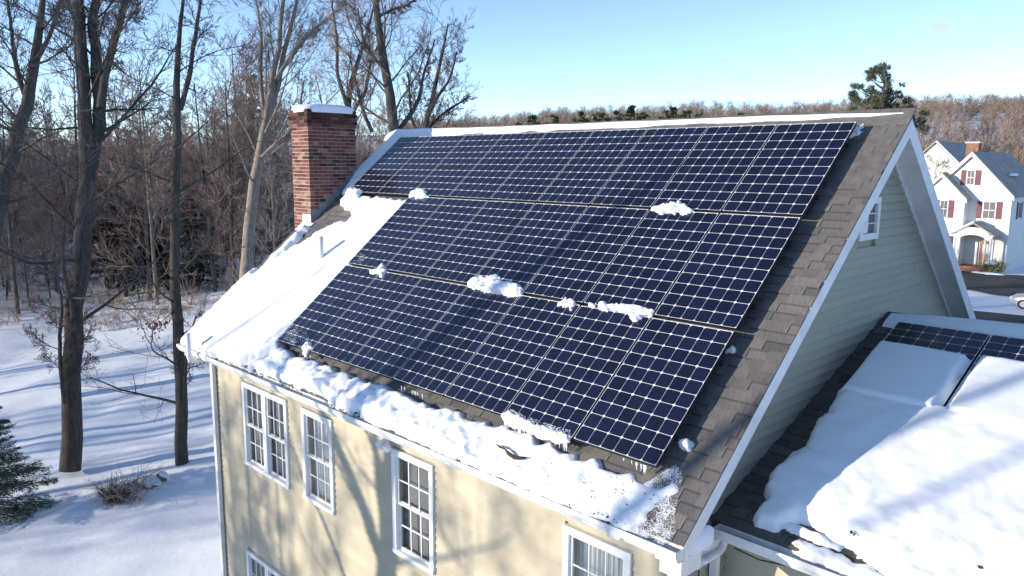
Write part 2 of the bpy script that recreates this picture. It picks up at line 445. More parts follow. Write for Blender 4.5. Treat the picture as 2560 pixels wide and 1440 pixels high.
def point_in(poly, x, y):
    poly = np.asarray(poly, float); x = np.asarray(x, float); y = np.asarray(y, float)
    ins = np.zeros(x.shape, bool); j = len(poly) - 1
    for i in range(len(poly)):
        xi, yi = poly[i]; xj, yj = poly[j]
        if yi != yj:
            ins ^= ((yi > y) != (yj > y)) & (x < (xj - xi) * (y - yi) / (yj - yi) + xi)
        j = i
    return ins
def poly_sd(poly, x, y):
    poly = np.asarray(poly, float); d = np.full(x.shape, 1e9)
    for i in range(len(poly)):
        a = poly[i]; b = poly[(i + 1) % len(poly)]; ab = b - a; L = ab @ ab + 1e-12
        t = np.clip(((x - a[0]) * ab[0] + (y - a[1]) * ab[1]) / L, 0, 1)
        d = np.minimum(d, np.hypot(x - a[0] - t * ab[0], y - a[1] - t * ab[1]))
    return np.where(point_in(poly, x, y), d, -d)

def shingle_mesh(t):
    v = [(0.006, 0, -0.012), (0.994, 0, -0.012), (0.994, 0.22, -0.014), (0.006, 0.22, -0.014),
         (0.006, 0, t), (0.994, 0, t), (0.994, 0.22, -0.002), (0.006, 0.22, -0.002)]
    b = MB(); b.hexa(v); return b.me('shingle')
def shingle_roof(parent, ptf, tilt, u0, u1, s0, s1, single, mat, seed, expo=0.127):
    rg = random.Random(seed)
    mA, mB_ = shingle_mesh(0.013), shingle_mesh(0.004)
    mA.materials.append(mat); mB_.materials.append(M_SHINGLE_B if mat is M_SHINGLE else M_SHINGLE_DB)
    rest = MB(); cnt = 0
    k = 0; s = s0
    while s < s1 - 0.02:
        u = u0 - rg.uniform(0, 0.2); alt = rg.random() < 0.5
        while u < u1:
            w = rg.choice([0.13, 0.17, 0.2, 0.24, 0.3]); a = max(u, u0); b = min(u + w, u1); u += w
            alt = not alt if rg.random() < 0.75 else alt
            if b - a < 0.03: continue
            if single((a + b) / 2, s + expo / 2) and cnt < 299:
                o = bpy.data.objects.new('shingle', mA if alt else mB_); COL.objects.link(o)
                o.parent = parent; o.location = ptf(a, s); o.rotation_euler = (tilt, 0, 0); o.scale = (b - a, 1, 1); cnt += 1
            else:
                t = 0.010 if alt else 0.004
                rest.hexa([ptf(a + 0.002, s, -0.012), ptf(b - 0.002, s, -0.012), ptf(b - 0.002, s + 0.22, -0.014), ptf(a + 0.002, s + 0.22, -0.014),
                           ptf(a + 0.002, s, t), ptf(b - 0.002, s, t), ptf(b - 0.002, s + 0.22, -0.002), ptf(a + 0.002, s + 0.22, -0.002)])
        s += expo
    o = rest.build('shingle_field', mat, parent); o['kind'] = 'stuff'
BARE = [roof_uv(*q) for q in ((690, 650), (735, 590), (775, 548), (905, 430), (1010, 470), (1040, 500), (900, 500), (890, 560), (840, 580), (770, 620), (720, 650))]
def main_single(u, s):
    if u > -0.22: return True
    if bool(point_in(BARE, np.array([u]), np.array([s]))[0]): return True
    return -5.22 < s < -4.98 and u > -4.2
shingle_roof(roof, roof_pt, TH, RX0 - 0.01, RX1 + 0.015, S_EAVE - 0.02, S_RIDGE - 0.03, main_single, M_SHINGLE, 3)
# rear slope courses (seen only from the side): one joined mesh
# ridge cap pieces
cap = MB()
cap.prism([(0, -0.15, -0.118), (0, 0, 0.012), (0, 0.15, -0.118), (0, 0.15, -0.13), (0, 0, 0.0), (0, -0.15, -0.13)],
          [(0.27, -0.15, -0.124), (0.27, 0, 0.004), (0.27, 0.15, -0.124), (0.27, 0.15, -0.132), (0.27, 0, -0.004), (0.27, -0.15, -0.132)])
capm = cap.me('ridge_shingle'); capm.materials.append(M_SHINGLE)
x = RX1 + 0.015
while x > RX0:
    o = obj('ridge_shingle', capm, None, roof, (x - 0.27, RIDGE_Y, RIDGE_Z + 0.014), (0, radians(-1.2), 0)); x -= 0.2
# rake boards and soffits
def slope_board(name, x0, x1, front, up, dn, mat, ye=None, parent=house):
    """board lying along one slope between x0 and x1; up/dn = offsets from the roof plane (perpendicular)"""
    b = MB()
    ys = (EAVE_Y if ye is None else ye, RIDGE_Y)
    pts = []
    for y in ys:
        z = roof_z(y)
        for off in (dn, up):
            yy, zz = y, z + off / CT
            pts.append((yy, zz))
    if not front: pts = [(2 * RIDGE_Y - a, z) for a, z in pts]
    (a0, b0), (a1, b1), (a2, b2), (a3, b3) = pts
    ring = [(a0, b0), (a2, b2), (a3, b3), (a1, b1)]
    b.prism([(x0, y, z) for y, z in ring], [(x1, y, z) for y, z in ring])
    return b.build(name, mat, parent)
for fr in (True, False):
    slope_board('rake_board', RX1 - 0.032, RX1 - 0.004, fr, -0.016, -0.195, M_TRIM)
    slope_board('rake_board', RX0 + 0.004, RX0 + 0.032, fr, -0.016, -0.195, M_TRIM)
    slope_board('rake_soffit', WX1 + 0.012, RX1 - 0.034, fr, -0.160, -0.178, M_TRIM)
    slope_board('rake_soffit', RX0 + 0.034, WX0 - 0.012, fr, -0.160, -0.178, M_TRIM)
    slope_board('frieze_board', WX1 + 0.004, WX1 + 0.030, fr, -0.180, -0.25, M_TRIM, ye=WY0)

# walls: solid backing, then clapboards
def wall_box(name, ring, off, mat):
    b = MB(); b.prism([tuple(p) for p in ring], [tuple(np.array(p) + off) for p in ring]); return b.build(name, mat, house)
WTOP = roof_z(WY0) - 0.16
WINDOWS = [(-8.36, -6.86, 3.92, 5.37), (-6.40, -5.55, 3.93, 5.37), (-4.10, -3.25, 3.92, 5.36), (-1.12, -0.26, 3.92, 5.35),
           (-8.50, -7.05, 0.84, 2.29), (-5.9, -4.4, 0.84, 2.29), (-2.4, -1.0, 0.84, 2.29)]
EXPO = 0.105
def intervals(z0, z1, x0, x1, holes):
    out = [(x0, x1)]
    for a, b, c, d in holes:
        if z0 < d and z1 > c:
            nx = []
            for p, q in out:
                if b <= p or a >= q: nx.append((p, q)); continue
                if a > p: nx.append((p, a))
                if b < q: nx.append((b, q))
            out = nx
    return [(p, q) for p, q in out if q - p > 0.02]
# front wall backing in pieces round the openings
fwall = MB()
zs = sorted({0.0, WTOP, *[w[2] + 0.05 for w in WINDOWS], *[w[3] - 0.05 for w in WINDOWS]})
for z0, z1 in zip(zs[:-1], zs[1:]):
    for a, b in intervals(z0 + 0.001, z1 - 0.001, WX0, WX1 - 0.03, [(w[0] + 0.05, w[1] - 0.05, w[2] + 0.05, w[3] - 0.05) for w in WINDOWS]):
        fwall.box(a, b, WY0 + 0.02, WY0 + 0.14, z0, z1)
fwall = fwall.build('front_wall', M_WALL, house)
def clap_front(parent, x0, x1, y, z, mat, expo=EXPO):
    b = MB()
    ring = [(y + 0.02, z), (y - 0.020, z), (y - 0.003, z + expo + 0.006), (y + 0.02, z + expo + 0.006)]
    b.prism([(x0, a, c) for a, c in ring], [(x1, a, c) for a, c in ring])
    return b.build('clapboard', mat, parent)
rg = random.Random(5)
z = 0.35
while z < WTOP - 0.02:
    e = min(EXPO, WTOP - z)
    for a, b in intervals(z, z + e, WX0 + 0.10, WX1 - 0.08, WINDOWS):
        clap_front(fwall, a, b, WY0, z, M_WALL, e)
    z += EXPO
foundation = MB(); foundation.box(WX0 + 0.05, WX1 - 0.05, WY0 + 0.03, WY1 - 0.05, -0.5, 0.36); foundation.build('foundation', M_STONE, house)
# gable walls
def gable_ring(x):
    return [(x, WY0, 0.0), (x, WY1, 0.0), (x, WY1, roof_z(WY1) - 0.2), (x, RIDGE_Y, RIDGE_Z - 0.2), (x, WY0, roof_z(WY0) - 0.2)]
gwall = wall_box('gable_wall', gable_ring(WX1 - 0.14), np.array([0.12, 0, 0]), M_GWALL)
wall_box('left_gable_wall', gable_ring(WX0), np.array([0.12, 0, 0]), M_WALL)
bw = MB(); bw.box(WX0 + 0.12, WX1 - 0.14, WY1 - 0.14, WY1, 0, WTOP); bw.build('rear_wall', M_WALL, house)
GWIN = (-0.32, 0.25, 8.14, 8.64)
gz_ = 5.0
while gz_ < RIDGE_Z - 0.25:
    z0, z1 = gz_, gz_ + EXPO
    def half(zz): return max(0.0, (RIDGE_Z - 0.21 - zz) / 0.82434)
    ya, yb = RIDGE_Y - half(z0), RIDGE_Y + half(z0)
    yc, yd = RIDGE_Y - half(z1), RIDGE_Y + half(z1)
    ya, yc = max(ya, WY0 + 0.11), max(yc, WY0 + 0.11); yb, yd = min(yb, WY1 - 0.11), min(yd, WY1 - 0.11)
    segs = [(ya, yb, yc, yd)]
    if z0 < GWIN[3] and z1 > GWIN[2]:
        segs = [s_ for s_ in ((ya, min(GWIN[0], 0.36), yc, GWIN[0]), (GWIN[1], yb, GWIN[1], yd)) if s_[1] - s_[0] > 0.02 and s_[3] - s_[2] > 0.0]
    cut = []
    for q0, q1, q2, q3 in segs:          # courses are laid in lengths with a tight joint
        if min(q1, q3) - max(q0, q2) > 1.6 and rg.random() < 0.55:
            j = rg.uniform(max(q0, q2) + 0.5, min(q1, q3) - 0.5); cut += [(q0, j - 0.003, q2, j - 0.003), (j + 0.003, q1, j + 0.003, q3)]
        else: cut.append((q0, q1, q2, q3))
    for q0, q1, q2, q3 in cut:
        if q1 - q0 < 0.03: continue
        xo, xi = WX1 + 0.006, WX1 - 0.02
        b = MB()
        b.hexa([(xi, q0, z0), (xo + 0.022, q0, z0), (xo + 0.022, q1, z0), (xi, q1, z0), (xi, q2, z1), (xo - 0.004, q2, z1), (xo - 0.004, q3, z1), (xi, q3, z1)])
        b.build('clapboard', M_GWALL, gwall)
    gz_ += EXPO
# side of the projecting part below the garage eave
z = 3.6
while z < 5.0:
    b = MB(); b.hexa([(WX1 - 0.02, WY0 + 0.1, z), (WX1 + 0.016, WY0 + 0.1, z), (WX1 + 0.016, -2.85, z), (WX1 - 0.02, -2.85, z),
                      (WX1 - 0.02, WY0 + 0.1, z + EXPO), (WX1 + 0.002, WY0 + 0.1, z + EXPO), (WX1 + 0.002, -2.85, z + EXPO), (WX1 - 0.02, -2.85, z + EXPO)])
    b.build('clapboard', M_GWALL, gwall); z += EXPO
# corner boards
for (x0, x1, y0, y1) in ((WX0 - 0.005, WX0 + 0.10, WY0 - 0.026, WY0 + 0.1), (WX1 - 0.08, WX1 + 0.03, WY0 - 0.026, WY0 + 0.1), (WX1 - 0.08, WX1 + 0.03, WY1 - 0.1, WY1 + 0.02)):
    b = MB(); b.box(x0, x1, y0, y1, 0.3, WTOP - 0.02); b.build('corner_board', M_TRIM, house)
# eave: fascia, soffit, gutter with open trough, downspout
b = MB(); b.box(RX0 + 0.034, RX1 - 0.034, EAVE_Y + 0.012, EAVE_Y + 0.034, EAVE_Z - 0.20, EAVE_Z - 0.02); b.build('fascia', M_TRIM, house)
b = MB(); b.box(RX0 + 0.034, RX1 - 0.034, EAVE_Y + 0.036, WY0 + 0.018, EAVE_Z - 0.20, EAVE_Z - 0.18); b.build('soffit', M_TRIM, house)
def gutter(name, x0, x1, yb, zt, parent=house):
    b = MB()
    pr = [(yb, zt), (yb, zt - 0.11), (yb - 0.075, zt - 0.11), (yb - 0.115, zt - 0.05), (yb - 0.118, zt), (yb - 0.128, zt), (yb - 0.125, zt - 0.052), (yb - 0.080, zt - 0.119), (yb + 0.008, zt - 0.119), (yb + 0.008, zt)]
    pts0 = [(x0, y, z) for y, z in pr]; pts1 = [(x1, y, z) for y, z in pr]
    n = len(pr)
    b.add(pts0 + pts1, [(i, (i + 1) % n, n + (i + 1) % n, n + i) for i in range(n)])
    for xx in (x0, x1):
        b.add([(xx, yb + 0.004, zt), (xx, yb + 0.004, zt - 0.115), (xx, yb - 0.077, zt - 0.115), (xx, yb - 0.12, zt - 0.05), (xx, yb - 0.123, zt)], [(0, 1, 2, 3, 4)])
    return b.build(name, M_METAL, parent)
gutter('gutter', RX0 - 0.02, RX1 + 0.02, EAVE_Y - 0.002, EAVE_Z - 0.03)
def square_pipe(name, pts, w, mat, parent=house):
    b = MB(); b.tube(pts, w * 0.70, 4); return b.build(name, mat, parent)
b = MB(); b.box(WX0 + 0.11, WX0 + 0.20, WY0 - 0.095, WY0 - 0.03, 0.2, EAVE_Z - 0.19); ds = b.build('downspout', M_METAL, house)
b = MB(); b.box(WX0 + 0.102, WX0 + 0.208, WY0 - 0.10, WY0 - 0.028, 2.36, 2.43); b.build('coupling', M_METAL, ds)

# windows
def window(parent, x0, x1, z0, z1, y, double, blind, curtains=False):
    cw = 0.078
    b = MB(); yo = y - 0.045
    b.box(x0, x1, yo, y + 0.03, z1 - cw, z1); b.box(x0, x1, yo - 0.012, y + 0.03, z0, z0 + 0.06)
    b.box(x0, x0 + cw, yo, y + 0.03, z0 + 0.06, z1 - cw); b.box(x1 - cw, x1, yo, y + 0.03, z0 + 0.06, z1 - cw)
    if double:
        xm = (x0 + x1) / 2; b.box(xm - 0.06, xm + 0.06, yo + 0.004, y + 0.03, z0 + 0.06, z1 - cw)
    w = b.build('window', M_TRIM, parent)
    units = [(x0 + cw, x1 - cw)] if not double else [(x0 + cw, xm - 0.06), (xm + 0.06, x1 - cw)]
    for a, c in units:
        zm = (z0 + z1) / 2 - 0.01
        for lo, hi, yy in ((z0 + 0.06, zm + 0.02, y + 0.012), (zm - 0.02, z1 - cw, y - 0.012)):
            s = MB(); t = 0.030
            s.box(a, c, yy, yy + 0.024, hi - t, hi); s.box(a, c, yy, yy + 0.024, lo, lo + t)
            s.box(a, a + t, yy, yy + 0.024, lo + t, hi - t); s.box(c - t, c, yy, yy + 0.024, lo + t, hi - t)
            s.build('sash', M_TRIM, w)
            mu = MB(); A, C, L, H = a + t, c - t, lo + t, hi - t; m_ = 0.014
            xs = [A + (C - A) * k / 3 for k in range(4)]; zz = [L, (L + H) / 2, H]
            for xk in xs[1:3]: mu.box(xk - m_ / 2, xk + m_ / 2, yy + 0.004, yy + 0.020, L, H)
            for k in range(3): mu.box(xs[k] + (m_ / 2 if k else 0), xs[k + 1] - (m_ / 2 if k < 2 else 0), yy + 0.004, yy + 0.020, zz[1] - m_ / 2, zz[1] + m_ / 2)
            mu.build('muntin', M_TRIM, w)
            for k in range(3):
                for j in range(2):
                    g_ = MB(); yg = yy + 0.012
                    g_.add([(xs[k], yg, zz[j]), (xs[k + 1], yg, zz[j]), (xs[k + 1], yg, zz[j + 1]), (xs[k], yg, zz[j + 1])], [(0, 1, 2, 3)])
                    g_.build('pane', M_PANE, w)
    if blind is not None:
        bl = MB()
        if curtains:
            nx = 60
            v = [(x0 + 0.05 + (x1 - x0 - 0.1) * i / nx, y + 0.13 + 0.018 * sin(i * 1.3), zq) for i in range(nx + 1) for zq in (z0, z1)]
            bl.add(v, [(2 * i, 2 * i + 2, 2 * i + 3, 2 * i + 1) for i in range(nx)])
        else:
            bl.box(x0 + 0.05, x1 - 0.05, y + 0.10, y + 0.12, z0, z1)
        bl.build('curtain' if curtains else 'blind', blind, w)
    return w
for i, (x0, x1, z0, z1) in enumerate(WINDOWS):
    window(house, x0, x1, z0, z1, WY0, i in (0, 4, 5, 6), [M_SHADE, M_BLIND, M_SHADE, M_BLIND, M_SHADE, M_SHADE, M_SHADE][i], i in (1, 3))
# gable attic window
b = MB(); ya, yb, za, zb = GWIN
xo = WX1 + 0.05
b.box(WX1 - 0.02, xo, ya, yb, za, za + 0.075); b.box(WX1 - 0.02, xo, ya, yb, zb - 0.075, zb)
b.box(WX1 - 0.02, xo, ya, ya + 0.075, za + 0.075, zb - 0.075); b.box(WX1 - 0.02, xo, yb - 0.075, yb, za + 0.075, zb - 0.075)
gw = b.build('window', M_TRIM, house)
b = MB(); b.box(WX1 - 0.02, WX1 + 0.012, ya + 0.075, yb - 0.075, za + 0.075, zb - 0.075); b.build('dark_pane', M_SHADE, gw)
b = MB(); b.box(WX1 + 0.013, WX1 + 0.018, ya + 0.080, ya + 0.30, za + 0.08, zb - 0.08); b.build('pane', simple('pale_pane', (0.78, 0.78, 0.76), 0.15, 0.5), gw)
b = MB()
for k in range(1, 3):
    zq = za + 0.075 + (zb - za - 0.15) * k / 3; b.box(WX1 + 0.019, WX1 + 0.03, ya + 0.075, yb - 0.075, zq - 0.006, zq + 0.006)
b.build('muntin', M_TRIM, gw)
# interior floor so nothing shines through the windows
b = MB(); b.box(WX0 + 0.13, WX1 - 0.15, WY0 + 0.6, WY0 + 0.65, 0.4, WTOP); b.build('interior_partition', M_DARK, house)

# flood light under the eave
fl = thing('flood_light', 'white twin-head flood light under the front eave', 'flood light', (-4.13, WY0 - 0.02, 5.50))
b = MB(); b.tube([(0, 0.0, 0), (0, -0.05, 0)], 0.05, 14); b.tube([(0, -0.05, 0), (0, -0.09, -0.02)], 0.022, 8); b.build('mount', M_PVC, fl, True)
for sx_ in (-1, 1):
    b = MB(); b.tube([(sx_ * 0.02, -0.07, -0.02), (sx_ * 0.05, -0.09, -0.06), (sx_ * 0.075, -0.12, -0.10), (sx_ * 0.085, -0.145, -0.125)], [0.022, 0.035, 0.058, 0.06], 14)
    h_ = b.build('lamp_head', M_PVC, fl, True)
    b = MB(); b.tube([(sx_ * 0.085, -0.145, -0.125), (sx_ * 0.087, -0.15, -0.13)], 0.05, 14); b.build('lens', M_ICE, h_)

# vent pipes
def vent(name, pts, r, lab):
    b = MB(); b.tube(pts, r, 14, True); o = b.build(name, M_PVC, None, True); return tag(o, lab, 'vent pipe')
vent('vent_pipe', [(-9.05, -4.44, 6.17), (-9.05, -4.44, 5.76), (-9.06, -4.42, 5.70), (-9.10, -4.34, 5.67), (-9.38, -3.90, 5.60), (-9.40, -3.84, 5.60)], 0.042,
     'white pipe with an elbow rising past the gutter at the far eave corner')
q = roof_uv(797, 664, 0.06); q = roof_pt(q[0], q[1], -0.02)
b = MB(); b.tube([q, q + np.array([0, 0, 0.56])], 0.05, 14); o = b.build('vent_pipe', M_PVC, None, True)
tag(o, 'short white vent pipe standing in the snow below the brick chimney', 'vent pipe')
vent('vent_pipe', [(0.36, -3.24, 5.63), (0.36, -3.24, 5.48), (0.36, -3.28, 5.43), (0.36, -3.34, 5.41), (0.36, -3.62, 5.42)], 0.036,
     'white elbow pipe beside the garage gutter at the near corner')

# chimney: bricks laid round a mortar core
CX0, CX1, CY0, CY1, CZ1 = -10.17, -9.53, -1.77, -0.71, 10.02
b = MB(); b.box(CX0 + 0.008, CX1 - 0.008, CY0 + 0.006, CY1 - 0.008, 3.0, CZ1 - 0.33)
chim = b.build('chimney', M_MORTAR, house)
b = MB(); b.box(CX0 - 0.012, CX1 + 0.012, CY0 - 0.012, CY1 + 0.012, CZ1 - 0.33, CZ1 - 0.01); b.build('corbel_core', M_MORTARD, chim)
brick_m = {}
def brick(L, along_x, dark):
    k = (L, along_x, dark)
    if k not in brick_m:
        t = 0.0052; w = 0.095
        b = MB()
        if along_x: b.box(t, L - t, 0, w, t, 0.0677 - t)
        else: b.box(0, w, t, L - t, t, 0.0677 - t)
        me = b.me('brick'); me.materials.append(M_BRICKD if dark else M_BRICK); brick_m[k] = me
    return brick_m[k]
hid = MB()
nc = int((CZ1 - 3.0) / 0.0677)
cnt = 0
for k in range(nc):
    zt = CZ1 - (k + 1) * 0.0677
    out = {0: 0.018, 1: 0.034, 2: 0.034, 3: 0.034, 4: 0.018}.get(k, 0.0)
    dark = k < 4
    x0, x1, y0, y1 = CX0 - out, CX1 + out, CY0 - out, CY1 + out
    odd = k % 2
    def row(a, b_, first):
        p = [a]; q_ = a + first
        while q_ < b_ - 0.05: p.append(q_); q_ += 0.203
        p.append(b_); return list(zip(p[:-1], p[1:]))
    fr = row(x0, x1, 0.203 if odd else 0.1)
    if fr and fr[-1][1] - fr[-1][0] < 0.06: fr[-2:] = [(fr[-2][0], fr[-1][1])]
    sd = row(y0 + 0.0958, y1, 0.107 if odd else 0.203)
    for a, b_ in fr:
        vis = zt > 7.55
        jit = random.uniform(-0.002, 0.003)
        if vis:
            o = obj('brick', brick(round(b_ - a + (0.0052 if b_ == x1 else 0), 4), True, dark), None, chim, (a, y0 + jit, zt)); cnt += 1
        else: hid.box(a + 0.003, b_ - 0.003, y0 + jit, y0 + 0.09, zt + 0.003, zt + 0.0647)
    for a, b_ in sd:
        vis = zt > roof_z((a + b_) / 2) - 0.15
        jit = random.uniform(-0.003, 0.002)
        if vis and cnt < 300:
            o = obj('brick', brick(round(b_ - a, 3), False, dark), None, chim, (x1 - 0.095 + jit, a, zt)); cnt += 1
        else: hid.box(x1 - 0.09, x1 + jit, a + 0.003, b_ - 0.003, zt + 0.003, zt + 0.0647)
    for a, b_ in row(y0 + 0.0958, y1, 0.107 if odd else 0.203): hid.box(x0, x0 + 0.09, a + 0.003, b_ - 0.003, zt + 0.003, zt + 0.0647)
    for a, b_ in row(x0 + 0.097, x1 - 0.097, 0.1 if odd else 0.203): hid.box(a + 0.003, b_ - 0.003, y1 - 0.09, y1, zt + 0.003, zt + 0.0647)
o = hid.build('brick_field', M_BRICK, chim); o['kind'] = 'stuff'
# stepped lead flashing along the roof and pale flashing at the foot
y = CY0 + 0.02
while y < CY1 - 0.03:
    z0 = roof_z(y) - 0.05
    b = MB(); b.hexa([(CX1 + 0.001, y, z0), (CX1 + 0.009, y, z0), (CX1 + 0.009, y + 0.155, z0 + 0.128), (CX1 + 0.001, y + 0.155, z0 + 0.128),
                      (CX1 + 0.001, y, z0 + 0.30), (CX1 + 0.007, y, z0 + 0.30), (CX1 + 0.007, y + 0.155, z0 + 0.30), (CX1 + 0.001, y + 0.155, z0 + 0.30)])
    b.build('step_flashing', M_LEAD, chim); y += 0.157
b = MB(); z0 = roof_z(CY0) - 0.08
b.box(CX1 - 0.30, CX1 + 0.012, CY0 - 0.012, CY0 - 0.002, z0, z0 + 0.26)
b.hexa([(CX1 - 0.32, CY0 - 0.17, roof_z(CY0 - 0.17) + 0.012), (CX1 + 0.10, CY0 - 0.17, roof_z(CY0 - 0.17) + 0.012), (CX1 + 0.10, CY0 - 0.003, roof_z(CY0) + 0.012), (CX1 - 0.32, CY0 - 0.003, roof_z(CY0) + 0.012),
        (CX1 - 0.32, CY0 - 0.17, roof_z(CY0 - 0.17) + 0.02), (CX1 + 0.10, CY0 - 0.17, roof_z(CY0 - 0.17) + 0.02), (CX1 + 0.10, CY0 - 0.003, roof_z(CY0) + 0.02), (CX1 - 0.32, CY0 - 0.003, roof_z(CY0) + 0.02)])
b.build('apron_flashing', M_FLASHW, chim)
b = MB(); b.hexa([(CX0 - 0.28, CY0 - 0.05, 7.25), (CX0, CY0 - 0.05, 7.62), (CX0, CY1 + 0.05, 7.62), (CX0 - 0.28, CY1 + 0.05, 7.25),
                  (CX0 - 0.28, CY0 - 0.05, 7.29), (CX0, CY0 - 0.05, 7.66), (CX0, CY1 + 0.05, 7.66), (CX0 - 0.28, CY1 + 0.05, 7.29)]); b.build('shoulder_cap', M_LEAD, chim)
b = MB(); b.box(CX0 - 0.27, CX0 - 0.001, CY0 + 0.0, CY1, 0, 7.24); b.build('shoulder', M_MORTAR, chim)

# garage wing: low roof against the gable wall
GT = radians(19.3); GC, GS = cos(GT), sin(GT)
G_RY, G_RZ, G_X1 = 0.75, 7.121, 7.6
def gar_pt(u, s, h=0.0): return np.array([u, G_RY + s * GC - h * GS, G_RZ + s * GS + h * GC])
NG = np.array([0, -GS, GC])
def gar_uv(x, y, h=0.0):
    o_ = gar_pt(0, 0, h); X = on_plane(x, y, o_, NG) - o_
    return X[0], X[1] * GC + X[2] * GS
GS_EAVE = -4.28
ge = gar_pt(0, GS_EAVE); gback = 2 * G_RY - ge[1]
mb = MB()
pr = [(ge[1], ge[2] - 0.018), (G_RY, G_RZ - 0.018), (gback, ge[2] - 0.018), (gback, ge[2] - 0.13), (G_RY, G_RZ - 0.14), (ge[1], ge[2] - 0.13)]
mb.prism([(WX1 + 0.004, y, z) for y, z in pr], [(G_X1, y, z) for y, z in pr])
groof = mb.build('garage_roof', M_SHINGLE_D, house)
shingle_roof(groof, gar_pt, GT, WX1 + 0.02, G_X1, GS_EAVE - 0.02, -0.02, lambda u, s: u < 0.72 or (u < 2.3 and s < -3.5), M_SHINGLE_D, 8)
b = MB(); b.box(WX1 + 0.02, G_X1, ge[1] + 0.006, ge[1] + 0.028, ge[2] - 0.20, ge[2] - 0.025); b.build('fascia', M_TRIM, house)
gutter('gutter', WX1 + 0.11, G_X1, ge[1] - 0.004, ge[2] - 0.035)
GWY = -2.98
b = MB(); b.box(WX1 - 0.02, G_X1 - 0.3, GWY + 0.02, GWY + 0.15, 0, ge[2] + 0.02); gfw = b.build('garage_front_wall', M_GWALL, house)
z = 3.2
while z < ge[2] - 0.05:
    clap_front(gfw, WX1 + 0.02, G_X1 - 0.3, GWY, z, M_WALL); z += EXPO
b = MB(); b.box(WX1 + 0.02, G_X1 - 0.3, ge[1] + 0.03, GWY + 0.018, ge[2] - 0.20, ge[2] - 0.18); b.build('soffit', M_TRIM, house)
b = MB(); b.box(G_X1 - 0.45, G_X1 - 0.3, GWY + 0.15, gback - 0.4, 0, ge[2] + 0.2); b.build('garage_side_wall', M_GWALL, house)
# white boxed return and downspout tucked in the corner
b = MB(); b.hexa([(WX1 + 0.03, -3.66, 5.34), (WX1 + 0.12, -3.66, 5.34), (WX1 + 0.12, -3.27, 5.38), (WX1 + 0.03, -3.27, 5.38),
                  (WX1 + 0.03, -3.66, 5.50), (WX1 + 0.12, -3.66, 5.50), (WX1 + 0.12, -3.27, 5.56), (WX1 + 0.03, -3.27, 5.56)]); b.build('downspout', M_METAL, house)
b = MB(); b.box(WX1 + 0.04, WX1 + 0.11, -3.32, -3.25, 1.0, 5.34); b.build('downspout', M_METAL, house)
b = MB(); b.box(WX1 + 0.034, RX1 - 0.03, EAVE_Y + 0.04, WY0 - 0.0, EAVE_Z - 0.36, EAVE_Z - 0.19); b.build('cornice_return', M_TRIM, house)
for y0_, z0_ in ((-3.5, 5.3), (-3.15, 5.3)):
    b = MB(); b.tube([(WX1 + 0.03, y0_, 5.36), (WX1 + 0.03, y0_ + 0.05, 4.7), (WX1 + 0.03, y0_ + 0.02, 3.9)], 0.006, 5); b.build('cable', M_WIRE, house)
b = MB(); b.tube([(WX1 + 0.12, GWY - 0.02, 5.32), (0.6, GWY - 0.02, 5.30), (0.95, GWY - 0.02, 5.36), (1.2, GWY - 0.02, 5.45)], 0.006, 5); b.build('cable', M_WIRE, house)

# ------------------------------------------------------------------ solar panels
PW, PH, PITCH, RGAP = 0.980, 1.65, 1.004, 0.0484
FR = 0.0045
CP_X, CP_Y, CS = 0.1616, 0.1640, 0.1584
b = MB(); e = -0.046
def rim(b, z0, z1, f):
    b.box(0, PW, 0, f, z0, z1); b.box(0, PW, PH - f, PH, z0, z1); b.box(0, f, f, PH - f, z0, z1); b.box(PW - f, PW, f, PH - f, z0, z1)
rim(b, e, -0.0025, FR)
ME_FRAME = b.me('frame'); ME_FRAME.materials.append(M_RAIL)
b = MB(); rim(b, -0.0024, 0.0, FR); ME_LIP = b.me('frame_lip'); ME_LIP.materials.append(M_FRAME)
b = MB(); b.box(FR, PW - FR, FR, PH - FR, -0.012, -0.0040); ME_BACK = b.me('backsheet'); ME_BACK.materials.append(M_BACK)
hc, ch = CS / 2, 0.016
hc = CS / 2
oc = [(-hc + ch, -hc), (hc - ch, -hc), (hc, -hc + ch), (hc, hc - ch), (hc - ch, hc), (-hc + ch, hc), (-hc, hc - ch), (-hc, -hc + ch)]
ME_CELL = mesh('cell', [(x, y, 0.0) for x, y in oc] + [(x, y, -0.0004) for x, y in oc], [tuple(range(8))] + [(i + 8, (i + 1) % 8 + 8, (i + 1) % 8, i) for i in range(8)])
ME_CELL.materials.append(M_CELL)
ME_GLASS = mesh('glass_cover', [(FR, FR, -0.002), (PW - FR, FR, -0.002), (PW - FR, PH - FR, -0.002), (FR, PH - FR, -0.002)], [(0, 1, 2, 3)])
ME_GLASS.materials.append(M_SOLARGLASS)
def solar_panel(corner, tilt, label, group, rows=10):
    """corner = lower left corner of the panel"""
    t = thing('solar_panel', label, 'solar panel', corner, group)
    t.rotation_euler = (tilt, 0, 0)
    obj('frame', ME_FRAME, None, t); obj('frame_lip', ME_LIP, None, t); obj('backsheet', ME_BACK, None, t)
    for j in range(rows):
        for i in range(6):
            o = bpy.data.objects.new('cell', ME_CELL); COL.objects.link(o); o.parent = t
            o.location = (PW / 2 + (i - 2.5) * CP_X, PH / 2 + (4.5 - j) * CP_Y, -0.0035)
    obj('glass_cover', ME_GLASS, None, t)
    return t
ORD = ['', 'second', 'third', 'fourth', 'fifth', 'sixth', 'seventh', 'eighth']
